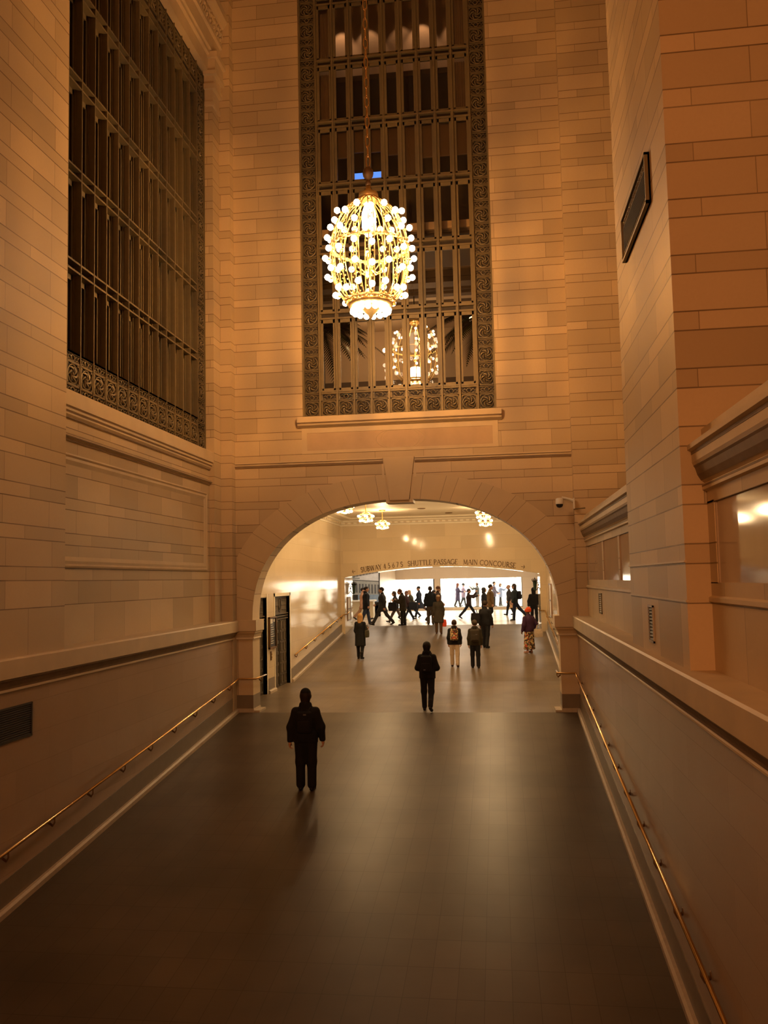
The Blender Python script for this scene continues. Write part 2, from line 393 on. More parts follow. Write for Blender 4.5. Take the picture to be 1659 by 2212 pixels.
# stiles between the polished panels of the far bay
for ya, yb in ((15.62, 15.80), (18.02, 18.2),):
    b.box(2.105, 2.4, ya, yb, 3.2, 4.02)
struct(b.build('wall_right', M['ashlar']))
# projecting string at z 3.0 on the right bays
for k, (y0, y1) in enumerate(((12.78, 21.41), (0.6, 9.04))):
    b = MB(); b.along_y([(2.12, 3.0), (2.07, 3.02), (2.07, 3.06), (2.12, 3.09)], y0, y1); struct(fixnorm(b.build('trim_%d' % (k + 1), M['plain'])))
b = MB()
for s0 in (3.385, 2.985):
    b.box(1.845, 1.87, 9.02, 12.8, s0 + .03, s0 + .05)
struct(b.build('trim_3', M['plain']))
# polished panels in the right bays
pan = []
for (y0, y1), lab in zip(((13.05, 15.62), (15.80, 18.02), (18.2, 21.14), (0.87, 8.77)),
        ('polished stone panel of the far parapet, nearest the big pier', 'polished stone panel in the middle of the far parapet',
         'polished stone panel of the far parapet, next to the arch wall', 'large polished stone panel at the right edge, mirroring lamps')):
    b = MB(); b.box(2.125, 2.2, y0, y1, 3.21, 4.0)
    b.box(2.11, 2.2, y0, y0 + .03, 3.21, 4.0); b.box(2.11, 2.2, y1 - .03, y1, 3.21, 4.0)
    tag(b.build('stone_panel', M['panel'], origin=(2.15, (y0 + y1) / 2, 3.21)), lab, 'wall panel')
# cornices of the right bays
COR = [(2.12, 4.76), (2.075, 4.76), (2.075, 4.65), (1.93, 4.60), (1.93, 4.55), (1.97, 4.53), (1.97, 4.42), (1.985, 4.39), (2.0, 4.37),
       (2.02, 4.30), (2.055, 4.24), (2.085, 4.21), (2.06, 4.19), (2.06, 4.14), (2.12, 4.12)]
for k, (y0, y1) in enumerate(((12.78, 21.41), (0.6, 9.04))):
    b = MB(); b.along_y(COR, y0, y1); b.cur = 1; b.along_y([(1.985, 4.40), (1.983, 4.385), (1.998, 4.365), (2.018, 4.295), (2.053, 4.235), (2.06, 4.24), (2.06, 4.40)], y0 + .002, y1 - .002)  # dark overlay: painted shade of the down-facing cavetto, plus dirt
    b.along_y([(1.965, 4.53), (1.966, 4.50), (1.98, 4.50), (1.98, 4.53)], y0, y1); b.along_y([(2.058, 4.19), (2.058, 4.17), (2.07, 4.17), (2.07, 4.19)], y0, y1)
    struct(fixnorm(b.build('trim_%d' % (k + 4), [M['plain'], M['shadow_grime']])))
# left window sill, cornices and the panel frame of the bay
b = MB()
b.along_y([(-7.3, 6.66), (-7.06, 6.60), (-7.06, 6.34), (-7.09, 6.32), (-7.09, 6.27), (-7.12, 6.25), (-7.12, 6.21), (-7.18, 6.14), (-7.3, 6.14)], 13.05, 20.88)
b.along_y([(-7.3, 5.90), (-7.13, 5.90), (-7.14, 5.87), (-7.11, 5.86), (-7.11, 5.83), (-7.16, 5.80), (-7.16, 5.77), (-7.3, 5.74)], 13.05, 20.88)
b.cur = 1  # dark strips paint the shadow lines under the mouldings, with some dirt
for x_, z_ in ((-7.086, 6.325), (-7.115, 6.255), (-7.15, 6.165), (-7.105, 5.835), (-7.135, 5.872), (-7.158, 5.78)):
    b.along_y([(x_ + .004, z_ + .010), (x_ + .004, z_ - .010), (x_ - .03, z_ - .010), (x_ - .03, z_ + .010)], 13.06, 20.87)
struct(fixnorm(b.build('trim_6', [M['plain'], M['shadow_grime']])))
b = MB()
fy0, fy1, fz0, fz1 = 13.25, 20.62, 3.62, 5.55
def frame_prof(b, y0, y1, z0, z1, X, pr):
    # pr: list of (inset, projection)
    for (i0, p0), (i1, p1) in zip(pr[:-1], pr[1:]):
        a = [(X + p0, y0 + i0, z0 + i0), (X + p0, y1 - i0, z0 + i0), (X + p0, y1 - i0, z1 - i0), (X + p0, y0 + i0, z1 - i0)]
        c = [(X + p1, y0 + i1, z0 + i1), (X + p1, y1 - i1, z0 + i1), (X + p1, y1 - i1, z1 - i1), (X + p1, y0 + i1, z1 - i1)]
        for k in range(4):
            k2 = (k + 1) % 4; b.quad(a[k], a[k2], c[k2], c[k])
frame_prof(b, fy0, fy1, fz0, fz1, -7.18, [(0, 0), (0, .035), (.03, .045), (.06, .02), (.11, .03), (.17, .005), (.2, -.005), (.2, .0)])
struct(fixnorm(b.build('trim_7', M['plain'])))
# entablature above the left window and capital at the corner
b = MB()
b.along_y([(-7.3, 16.62), (-7.12, 16.62), (-7.12, 17.0), (-7.05, 17.02), (-7.05, 17.12), (-7.0, 17.14), (-7.0, 17.55), (-6.94, 17.58), (-6.94, 17.68), (-7.3, 17.68)], 13.05, 21.41)
b.along_y([(-7.3, 18.15), (-6.9, 18.15), (-6.8, 18.3), (-6.8, 18.5), (-7.3, 18.5)], 13.05, 21.41)
struct(fixnorm(b.build('trim_8', M['plain'])))
b = MB()
b.box(-7.3, -6.97, 13.05, 21.41, 17.68, 18.15)
yy = 13.2
while yy < 21.3:                                       # carved leaves of the band
    for z_, r_ in ((17.79, .055), (17.92, .07), (18.05, .05)):
        b.ball((-6.965, yy + random.uniform(-.02, .02), z_), r_, 6, 4, 1.2)
    b.tube([(-6.96, yy + .08, 17.72), (-6.93, yy + .13, 17.85), (-6.94, yy + .08, 17.98), (-6.96, yy + .14, 18.1)], .025, 5)
    yy += .26
struct(fixnorm(b.build('trim_9', M['plain'])))
b = MB()
for z0, z1, p in ((15.72, 15.84, .05), (15.84, 16.16, .02), (16.16, 16.3, .10), (16.3, 16.52, .06), (16.52, 16.62, .16), (16.62, 16.95, .12), (16.95, 17.1, .2)):
    b.box(-7.25, -7.05 + p, 20.88 - p, 21.44, z0, z1)
struct(b.build('trim_10', M['plain']))
# ledges with cavetto below, both sides, returning onto the jambs of the arch as imposts
def ledge_prof(X, s):       # s=+1 wall on the left (projects towards +x)
    return [(X - s * .5, 2.335), (X + s * .10, 2.335), (X + s * .12, 2.31), (X + s * .12, 2.06), (X + s * .085, 2.05), (X + s * .085, 2.03),
            (X + s * .06, 2.0), (X + s * .03, 1.94), (X + s * .02, 1.90), (X + s * .035, 1.89), (X + s * .035, 1.87), (X, 1.86), (X - s * .5, 1.86)]
for k, (X, s) in enumerate(((XL, 1), (XR, -1))):
    b = MB(); b.along_y(ledge_prof(X, s), -13, YF - .12)
    b.cur = 1; q = s * .003  # painted shade and dirt along the ledge cavetto
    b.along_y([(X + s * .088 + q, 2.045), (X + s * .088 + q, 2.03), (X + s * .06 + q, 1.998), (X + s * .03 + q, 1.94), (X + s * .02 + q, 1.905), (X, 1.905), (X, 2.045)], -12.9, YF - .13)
    struct(fixnorm(b.build('trim_%d' % (11 + k), [M['plain'], M['shadow_grime']])))
IMP = [(0, 2.345), (.12, 2.345), (.12, 2.07), (.085, 2.05), (.085, 2.02), (.05, 1.97), (.03, 1.90), (.04, 1.88), (.04, 1.86), (0, 1.85)]
for k, (xo, xi, s) in enumerate(((XL, ins[-1][0], 1), (XR, ins[0][0], -1))):
    b = MB()
    frames = [lambda p, z, xo=xo: (xo, YF - p, z), lambda p, z, xi=xi, s=s: (xi + s * p, YF - p, z), lambda p, z, xi=xi, s=s: (xi + s * p, YB, z)]
    b.sweep(IMP, frames)
    struct(fixnorm(b.build('trim_%d' % (13 + k), M['plain'])))
# lower jamb dado: bases, curbs
def baseboard(name, pts, side):
    """pts: (x, y) wall line; side: outward unit"""
    b = MB()
    prof_d = [(0, .10), (.012, .10), (.012, .44), (0, .44)]
    prof_c = [(0, -.05), (.085, -.05), (.085, .07), (.055, .10), (0, .10)]
    for cur, pr in ((0, prof_d), (1, prof_c)):
        b.cur = cur
        fr = []
        for (x, y, nx, ny) in pts: fr.append(lambda p, z, x=x, y=y, nx=nx, ny=ny: (x + nx * p, y + ny * p, zfl(min(y, YF)) + z if y < Y2 else zfl(y) + z))
        b.sweep(pr, fr)
    return struct(fixnorm(b.build(name, [M['dark_stone'], M['curb']])))
baseboard('baseboard_left', [(XL, -12, 1, 0), (XL, YF - .02, 1, 0)], 1)
baseboard('baseboard_right', [(XR, -12, -1, 0), (XR, YF - .02, -1, 0)], -1)
baseboard('baseboard_arch_left', [(XL, YF, 0, -.02), (ins[-1][0], YF, .15, -.02), (ins[-1][0], YB, .15, 0)], 1)
baseboard('baseboard_arch_right', [(XR, YF, 0, -.02), (ins[0][0], YF, -.15, -.02), (ins[0][0], YB, -.15, 0)], -1)
for k, (x0, x1) in enumerate(((ins[-1][0], ins[-1][0] + .16), (ins[0][0] - .16, ins[0][0]))):
    b = MB(); b.box(x0, x1, YF + .02, YF + .62, -.02, .05); struct(b.build('trim_%d' % (15 + k), M['curb']))
# ------------------------------------------------------------------ arch ring of voussoirs and keystone
b = MB()
def ring_block(t0, t1, pr=0.016):
    n = 4; g = 0.0045
    P_in = [arch_pt(t0 + (t1 - t0) * i / n, AIN, CIN) for i in range(n + 1)]
    P_out = [arch_pt(t0 + (t1 - t0) * i / n, AOUT, COUT) for i in range(n + 1)]
    P_out = [(min(max(x, WL + .02), WR - .02), z) for x, z in P_out]
    # joint gap: pull the end points inwards
    def pull(a, c):
        d = Vector((c[0] - a[0], c[1] - a[1])); d.normalize(); return (a[0] + d.x * g, a[1] + d.y * g)
    P_in[0], P_in[-1] = pull(P_in[0], P_in[1]), pull(P_in[-1], P_in[-2]); P_out[0], P_out[-1] = pull(P_out[0], P_out[1]), pull(P_out[-1], P_out[-2])
    vs = []
    for y in (YF - pr, YF + .02):
        vs += [(x, y, z) for x, z in P_in] + [(x, y, z) for x, z in reversed(P_out)]
    m_ = 2 * (n + 1)
    fs = [tuple(range(m_)), tuple(range(2 * m_ - 1, m_ - 1, -1))] + [(i, (i + 1) % m_, m_ + (i + 1) % m_, m_ + i) for i in range(m_)]
    b.add(vs, fs)
def ring_angles():
    # equal arc-length joints, wide then narrow
    N = 600; pts = [arch_pt(math.pi / 2 * i / N, AIN, CIN) for i in range(N + 1)]
    s = [0]
    for i in range(N): s.append(s[-1] + math.dist(pts[i], pts[i + 1]))
    tot = s[-1] - .26; out = [0.0]; w = 0; pat = (.24, .47); k = 1; pos = 0
    sc = tot / (7 * .71)
    while pos < tot - .1:
        pos += pat[k % 2] * sc; k += 1
        j = min(range(N + 1), key=lambda q: abs(s[q] - pos)); out.append(math.pi / 2 * j / N)
    return out
ra = ring_angles()
for t0, t1 in zip(ra[:-1], ra[1:]):
    ring_block(t0, t1); ring_block(math.pi - t1, math.pi - t0)
tk = ra[-1]
b.cur = 1
for i in range(NT):
    o0, o1 = arch_pt(math.pi * i / NT, AOUT, COUT), arch_pt(math.pi * (i + 1) / NT, AOUT, COUT); (xa, za), (xb, zb) = ins[i], ins[i + 1]
    cl = lambda x: min(max(x, WL + .02), WR - .02)
    b.quad((xb, YF - .006, zb), (xa, YF - .006, za), (cl(o0[0]), YF - .006, o0[1]), (cl(o1[0]), YF - .006, o1[1]))
struct(fixnorm(b.build('trim_17', [M['ring'], M['dark_stone']])))
b = MB()       # keystone, tapered
kx0, kx1 = .245, .40
vs = []
for y in (YF - .075, YF + .02):
    vs += [(CX - kx0, y, 5.315), (CX + kx0, y, 5.315), (CX + kx1, y, 6.42), (CX - kx1, y, 6.42)]
b.add(vs, [(0, 1, 2, 3), (7, 6, 5, 4), (0, 4, 5, 1), (1, 5, 6, 2), (2, 6, 7, 3), (3, 7, 4, 0)])
b.box(CX - kx0 - .1, CX + kx0 + .1, YF - .03, YF + .5, 5.25, 5.335)
struct(fixnorm(b.build('trim_18', M['ring'])))
# string course above the arch, frieze and sill of the big window
b = MB()
ST = [(YF + .02, 6.42), (YF - .035, 6.42), (YF - .035, 6.385), (YF - .02, 6.37), (YF - .045, 6.34), (YF - .03, 6.30), (YF - .015, 6.275), (YF + .02, 6.26)]
b.along_x(ST, WL, CX - kx1 - .01); b.along_x(ST, CX + kx1 + .01, WR)
for s in (-1, 1):
    x0 = CX + s * (kx1 - .02); b.add([(x0, YF - .02, 6.26), (x0 + s * .06, YF - .02, 6.26), (CX + s * (kx0 + .19), YF - .02, 5.9), (CX + s * (kx0 + .13), YF - .02, 5.9)], [(0, 1, 2, 3)])
b.cur = 1  # shadow lines of the string course painted as dark strips, dirt included
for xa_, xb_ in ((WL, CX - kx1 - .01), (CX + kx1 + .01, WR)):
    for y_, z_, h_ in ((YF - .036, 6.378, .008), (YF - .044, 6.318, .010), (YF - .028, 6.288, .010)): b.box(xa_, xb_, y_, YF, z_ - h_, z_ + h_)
struct(fixnorm(b.build('trim_19', [M['plain'], M['shadow_grime']])))
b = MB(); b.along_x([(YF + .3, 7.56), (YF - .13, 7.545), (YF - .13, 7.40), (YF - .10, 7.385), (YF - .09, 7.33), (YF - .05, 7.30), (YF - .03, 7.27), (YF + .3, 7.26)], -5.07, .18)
b.cur = 1; b.box(-5.06, .17, YF - .118, YF, 7.376, 7.394); b.box(-5.05, .16, YF - .062, YF, 7.292, 7.302)  # dark strips for the sill's shadow lines and dirt, painted on
struct(fixnorm(b.build('trim_20', [M['plain'], M['shadow_grime']])))
b = MB()
b.box(-4.97, .08, YF - .012, YF + .01, 7.13, 7.26); b.box(-4.97, .08, YF - .012, YF + .01, 6.59, 6.67)
b.box(-4.97, -4.83, YF - .012, YF + .01, 6.67, 7.13); b.box(-.06, .08, YF - .012, YF + .01, 6.67, 7.13)
struct(b.build('trim_21', M['plain']))
b = MB(); b.box(-4.83, -.06, YF - .004, YF + .01, 6.67, 7.13)
tag(b.build('frieze_panel', M['frieze'], origin=(CX, YF, 6.67)), 'long polished stone panel under the tall window sill, mirroring bulbs', 'wall panel')
b = MB()
for k, rr in enumerate((.62, .50)):
    b.tube([(CX + .05 + rr * math.cos(a) * 1.0, YF - .006, 6.9 + .225 * max(-1, min(1, 1.25 * math.sin(a)))) for a in [2 * math.pi * i / 40 for i in range(40)]], .006, 5, closed=True)
struct(b.build('trim_22', M['plain']))
# ------------------------------------------------------------------ ornament tiles for the window borders
def unit_medallion():
    b = MB(); e = .5
    for s in (-1, 1):
        b.box(-e, e, -.10, 0, s * (e - .035) - .03, s * (e - .035) + .03); b.box(s * (e - .035) - .03, s * (e - .035) + .03, -.10, 0, -e, e)
    def ring(r, t, y=-.06, n=14): b.tube([(r * math.cos(2 * math.pi * i / n), y, r * math.sin(2 * math.pi * i / n)) for i in range(n)], t, 4, closed=True)
    ring(.40, .032)
    for k in range(6):
        a0 = k * math.pi / 3
        pts = []
        for i in range(5):
            t = i / 4; r = .10 + .25 * t; a = a0 + 1.3 * t; pts.append((r * math.cos(a), -.05 - .05 * math.sin(math.pi * t), r * math.sin(a)))
        b.tube(pts, [.03, .05, .055, .045, .02], 4)
    b.ball((0, -.05, 0), .085, 6, 4)
    for sx in (-1, 1):
        for sz in (-1, 1): b.ball((sx * .39, -.05, sz * .39), .055, 5, 3)
    return b
def unit_band():
    b = MB()
    b.box(-.5, .5, -.08, 0, .17, .215); b.box(-.5, .5, -.08, 0, -.215, -.17)
    b.tube([(.13 * math.cos(2 * math.pi * i / 10), -.05, .13 * math.sin(2 * math.pi * i / 10)) for i in range(10)], .03, 4, closed=True)
    for s in (-1, 1):
        b.tube([(s * .13, -.05, 0), (s * .26, -.06, .10), (s * .36, -.05, -.02), (s * .46, -.05, .12)], .026, 4)
        b.tube([(s * .2, -.05, -.12), (s * .33, -.06, -.08), (s * .44, -.05, -.14)], .026, 4)
    return b
UM, UB = unit_medallion(), unit_band()
def put(b, unit, sx, sz, fn, depth=.35):
    """place a unit tile; fn maps local (u, depth, w) to world"""
    b.add([fn(p[0] * sx, p[1] * depth, p[2] * sz) for p in unit.v], unit.f)
# ------------------------------------------------------------------ window 1 (tall window over the arch)
NC = 11; cw = (WX1 - WX0) / NC
win1 = struct(empty('window_1', (CX, YF + .1, 7.56)))
WO = (CX, YF + .1, 7.56)
def wbuild(b, name, mt, root, o): 
    ob = b.build(name, mt, root); ob.matrix_parent_inverse = Matrix.Translation(Vector(o)).inverted(); return ob
yb1 = YF + .16
trans = [8.19, 10.17, 11.925, 13.65, 15.38, 17.11, 18.85]
b = MB(); zlo, zhi = 7.57, 20.1
b.box(WX0, WX0 + cw, yb1, yb1 + .05, zlo, zhi); b.box(WX1 - cw, WX1, yb1, yb1 + .05, zlo, zhi)
b.box(WX0 + cw, WX1 - cw, yb1, yb1 + .05, zlo, 8.0)
for z in trans[1:]: b.box(WX0 + cw, WX1 - cw, yb1 + .03, yb1 + .045, z, z + .17)
wbuild(b, 'backing_plate', M['bronze_dark'], win1, WO)
b = MB()
def w1f(cx_, cz_): return lambda u, d, w: (cx_ + u, yb1 + d, cz_ + w)
z_ = zlo; rows = []
first = True
while z_ < zhi - .3:
    rows.append(('m', z_ + .215)); z_ += .43
    if z_ < zhi - .3: rows.append(('b', z_ + .09)); z_ += .18
for s in (0, NC - 1):
    xc = WX0 + (s + .5) * cw
    for k_, zc in rows:
        if k_ == 'm': put(b, UM, .40, .40, w1f(xc, zc))
        else: put(b, UB, .42, .42, w1f(xc, zc))
for c in range(1, NC - 1):
    xc = WX0 + (c + .5) * cw
    put(b, UM, .40, .40, w1f(xc, zlo + .215)); put(b, UB, .42, .42, w1f(xc, zlo + .52))
wbuild(b, 'ornament_border', M['bronze'], win1, WO)
b = MB()
for c in range(NC + 1):
    x = WX0 + c * cw; x = min(max(x, WX0 + .02), WX1 - .02)
    b.box(x - .022, x + .022, yb1 - .09, yb1 + .06, zlo, zhi)
    if 1 < c < NC - 1 or c in (1, NC - 1):
        b.box(x - .05, x + .05, yb1 - .01, yb1 + .05, 8.0, zhi)
wbuild(b, 'mullion_bars', M['bronze'], win1, WO)
b = MB(); g = MB()
for i, z in enumerate(trans):
    hh = .17 if i else .05
    z1_ = z + hh
    b.box(WX0 + cw, WX1 - cw, yb1 - .05, yb1 + .04, z - .02, z + .025)
    b.box(WX0 + cw, WX1 - cw, yb1 - .05, yb1 + .04, z1_ - .035, z1_ + .02)
    zt = (trans[i + 1] if i + 1 < len(trans) else zhi) - .02
    for c in range(1, NC - 1):
        x0, x1 = WX0 + c * cw + .05, WX0 + (c + 1) * cw - .05
        zb = z1_ + .02
        b.box(x0, x0 + .045, yb1 - .015, yb1 + .04, zb, zt); b.box(x1 - .045, x1, yb1 - .015, yb1 + .04, zb, zt)
        b.box(x0, x1, yb1 - .015, yb1 + .04, zb, zb + .06); b.box(x0, x1, yb1 - .015, yb1 + .04, zt - .09, zt)
        g.quad((x0, yb1 + .02, zb), (x1, yb1 + .02, zb), (x1, yb1 + .02, zt), (x0, yb1 + .02, zt))
wbuild(b, 'sash_frames', M['bronze'], win1, WO); wbuild(g, 'glass_panes', M['glass'], win1, WO)
# rooms behind window 1
b = MB(); b.box(-7.5, 3, 31.5, 31.7, 7.3, 13); b.box(-7.7, -7.5, 22.4, 31.6, 7.3, 13); b.box(3, 3.2, 22.4, 31.6, 7.3, 13)
struct(b.build('wall_restaurant', M['room']))
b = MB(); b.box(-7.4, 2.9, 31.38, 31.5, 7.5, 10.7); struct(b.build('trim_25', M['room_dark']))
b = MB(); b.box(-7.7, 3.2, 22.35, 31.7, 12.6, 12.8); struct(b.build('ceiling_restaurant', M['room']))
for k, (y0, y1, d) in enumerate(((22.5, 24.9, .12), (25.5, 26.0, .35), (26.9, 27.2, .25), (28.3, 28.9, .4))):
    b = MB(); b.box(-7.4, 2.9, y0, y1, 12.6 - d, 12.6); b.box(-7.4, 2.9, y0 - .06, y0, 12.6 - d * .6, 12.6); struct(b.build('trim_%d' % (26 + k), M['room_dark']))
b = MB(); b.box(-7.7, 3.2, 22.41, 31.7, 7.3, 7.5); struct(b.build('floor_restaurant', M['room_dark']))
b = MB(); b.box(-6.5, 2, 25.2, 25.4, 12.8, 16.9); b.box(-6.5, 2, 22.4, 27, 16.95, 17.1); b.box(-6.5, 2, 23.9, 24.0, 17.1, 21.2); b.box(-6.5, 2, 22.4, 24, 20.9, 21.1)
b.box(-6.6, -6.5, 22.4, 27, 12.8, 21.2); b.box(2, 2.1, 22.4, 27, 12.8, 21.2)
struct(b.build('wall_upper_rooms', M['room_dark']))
b = MB(); b.box(-5.2, .3, 23.80, 23.89, 17.15, 20.8); struct(b.build('wall_upper_lit', M['room']))
for k, (x, side) in enumerate(((-4.1, 'first'), (-3.3, 'second'), (-2.35, 'third'), (-1.75, 'fourth'), (-.75, 'fifth'))):
    r = empty('ceiling_spotlight', (x, 23.3, 19.9), 'small white ceiling spotlight behind the top window row, %s from the left' % side, 'spotlight', 'spotlights behind the top window row')
    b = MB(); b.lathe([(.001, 0), (.05, 0), (.055, -.14), (.05, -.14), (.045, -.05), (.001, -.05)], (0, 0, 0), 12)
    h = b.build('lamp_head', M['white'], r); h.rotation_euler = (-.35, 0, 0)
    b = MB(); b.tube([(0, 0, 0), (0, 0, 1.0)], .012, 6); b.build('stem', M['white'], r)
    lamp('spot_bulb', 'SPOT', (x, 23.33, 19.7), (40, 26, 14, 38, 30)[k], (1, .55, .3), 0.03, (math.radians(22), 0, 0), None, 62)
# pleated curtains in the outer columns
def curtain(c, z0, z1, lab):
    x0, x1 = WX0 + c * cw + .06, WX0 + (c + 1) * cw - .06; n = 22; b = MB(); vs = []
    for i in range(n + 1):
        x = x0 + (x1 - x0) * i / n; y = yb1 + .20 + .025 * math.sin(i * 1.75) + .01 * math.sin(i * .9)
        vs += [(x, y, z0), (x, y, z1), (x, y + .006, z0), (x, y + .006, z1)]
    fs = []
    for i in range(n): a = i * 4; fs += [(a, a + 4, a + 5, a + 1), (a + 2, a + 3, a + 7, a + 6)]
    b.add(vs, fs); o = b.build('curtain', M['curtain'], smooth=True, origin=((x0 + x1) / 2, yb1 + .2, z0)); tag(o, lab, 'curtain', 'pale curtains of the tall window')
curtain(1, 15.6, 17.0, 'pale pleated curtain, left column, second window row'); curtain(9, 15.6, 17.0, 'pale pleated curtain, right column, second window row')
curtain(1, 17.3, 18.75, 'pale pleated curtain, left column, top window row'); curtain(9, 17.3, 18.75, 'pale pleated curtain, right column, top window row')
drop = {1: 13.85, 2: 14.62, 3: 14.75, 4: 14.72, 5: 14.6, 6: 13.85, 7: 14.45, 8: 14.45, 9: 14.45}
ords = ['leftmost', 'second from left', 'third from left', 'fourth from left', 'fifth from left', 'sixth from left', 'third from right', 'second from right', 'rightmost']
for c in range(1, 10):
    x0, x1 = WX0 + c * cw + .05, WX0 + (c + 1) * cw - .05; z0 = drop[c]
    r = empty('roller_shade', ((x0 + x1) / 2, yb1 + .17, 15.3), 'beige roller shade behind the third window row, %s' % ords[c - 1], 'window shade', 'roller shades of the third window row')
    w = (x1 - x0) / 2
    b = MB(); b.box(-w, w, 0, .008, z0 - 15.3, .05); b.build('fabric', M['shade'], r)
    b = MB(); b.box(-w, w, -.012, .018, z0 - 15.33, z0 - 15.3); b.build('bottom_bar', M['curtain'], r)
r = empty('wall_screen', (-3.22, 22.7, 14.36), 'glowing blue screen in the upper room, left of the chain', 'screen')
b = MB(); b.box(-.43, .43, 0, .05, -.12, .12); b.build('display', M['screen'], r)
b = MB(); b.box(-.46, .46, .02, .08, -.17, .17); b.build('case', M['black'], r)
# ------------------------------------------------------------------ window 2 (left wall)
win2 = struct(empty('window_2', (-7.3, 17, 6.66))); WO2 = (-7.3, 17, 6.66)
XB = -7.29; XG = -7.42
def w2f(yc, zc): return lambda u, d, w: (XB - d, yc + u, zc + w)
P2 = .503; ys = [20.28 - P2 * i for i in range(15)]       # mullion lines
z0w, z1w = 6.66, 16.62
b = MB(); b.box(XB - .05, XB, 13.06, 20.86, z0w, 7.40); b.box(XB - .05, XB, 20.28, 20.87, z0w, z1w); b.box(XB - .05, XB, 13.06, 20.87, 16.0, z1w)
wbuild(b, 'backing_plate', M['bronze_dark'], win2, WO2)
b = MB()
for i in range(15):
    yc = ys[i] - P2 / 2
    if yc < 13.1: continue
    put(b, UM, .46, .42, w2f(yc, 7.0), .30); put(b, UB, .48, .36, w2f(yc, 7.29), .30); put(b, UB, .48, .36, w2f(yc, 6.72), .30)
    put(b, UM, .46, .42, w2f(yc, 16.3), .30)
z_ = 6.66
while z_ < 16.5:
    put(b, UM, .46, .42, w2f(20.56, z_ + .22), .30)
    if z_ + .5 < 16.5: put(b, UB, .46, .40, w2f(20.56, z_ + .53), .30)
    z_ += .62
wbuild(b, 'ornament_border', M['bronze'], win2, WO2)
tr2 = [7.38, 8.86, 10.59, 12.31, 14.05, 15.78]
b = MB()
for y in ys + [20.84]:
    b.box(XB - .02, XB + .035, y - .014, y + .014, z0w, z1w)
    if y < 20.5: b.box(XG - .03, XB + .02, y - .02, y + .02, 7.4, 16.0); b.box(XG - .03, XG + .05, y - .05, y + .05, 7.4, 16.0)
wbuild(b, 'mullion_bars', M['bronze'], win2, WO2)
b = MB(); g = MB()
for i, z in enumerate(tr2):
    hh = .17 if i else .0
    b.box(XG, XB + .03, 13.06, 20.3, z - .02, z + .015); b.box(XG, XB + .03, 13.06, 20.3, z + hh - .02, z + hh + .015)
    if i: b.box(XG - .08, XG - .03, 13.06, 20.3, z, z + hh)
    zt = tr2[i + 1] - .02 if i + 1 < len(tr2) else 16.0
    for y in ys:
        y0, y1 = y - P2 + .05, y - .05
        if y0 < 13.06: continue
        b.box(XG - .03, XG + .02, y0, y0 + .045, z + hh, zt); b.box(XG - .03, XG + .02, y1 - .045, y1, z + hh, zt); b.box(XG - .03, XG + .02, y0, y1, zt - .10, zt); b.box(XG - .03, XG + .02, y0, y1, z + hh, z + hh + .05)
        g.quad((XG, y0, z + hh), (XG, y1, z + hh), (XG, y1, zt), (XG, y0, zt))
wbuild(b, 'sash_frames', M['bronze'], win2, WO2); wbuild(g, 'glass_panes', M['glass_dark'], win2, WO2)
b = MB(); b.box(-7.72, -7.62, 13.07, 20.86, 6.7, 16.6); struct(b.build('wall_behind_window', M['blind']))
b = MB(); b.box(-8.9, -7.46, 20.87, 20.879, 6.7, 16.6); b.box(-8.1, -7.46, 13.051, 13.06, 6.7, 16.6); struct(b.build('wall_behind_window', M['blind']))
# ------------------------------------------------------------------ hall ceiling and back
b = MB(); b.box(-9, 5.6, -14, YF + .8, 21.5, 21.8); struct(b.build('ceiling', M['plaster']))
b = MB(); b.box(-9, 5.6, -13.3, -13, -4, 21.6); struct(b.build('wall_back', M['ashlar']))
b = MB(); b.box(XL - .1, XR + .1, -5.0, .25, 1.3, 1.65); b.box(XL - .1, XR + .1, .05, .30, 1.65, 2.72); b.box(XL - .1, XR + .1, -5.0, -4.75, 1.65, 2.72)
struct(b.build('wall_footbridge', M['plain']))
# ------------------------------------------------------------------ corridor
b = MB()
EY = [(23.3, 25.19), (26.15, 28.04)]; EZ = 2.86
b.box(CXL - .8, CXL, 25.19, 26.15, -.2, EZ); b.box(CXL - .8, CXL, 28.04, 37.5, -.2, 6.4); b.box(CXL - .8, CXL, YB, 28.04, EZ, 6.4); b.box(CXL - .8, CXL, YB, 23.3, -.2, EZ)
struct(b.build('wall_corridor_left', M['corridor']))
b = MB(); b.box(CXR, CXR + .5, YB, 37.5, -.2, 6.4); struct(b.build('wall_corridor_right', M['corridor']))
# door casings
b = MB()
for y0, y1 in EY[1:]:
    b.box(CXL - .02, CXL + .015, y0 - .1, y0, 0, EZ + .1); b.box(CXL - .02, CXL + .015, y1, y1 + .1, 0, EZ + .1); b.box(CXL - .02, CXL + .015, y0 - .1, y1 + .1, EZ, EZ + .1)
b.box(CXL - .02, CXL + .015, 25.19, 25.27, 0, EZ + .1)
struct(b.build('trim_23', M['plaster']))
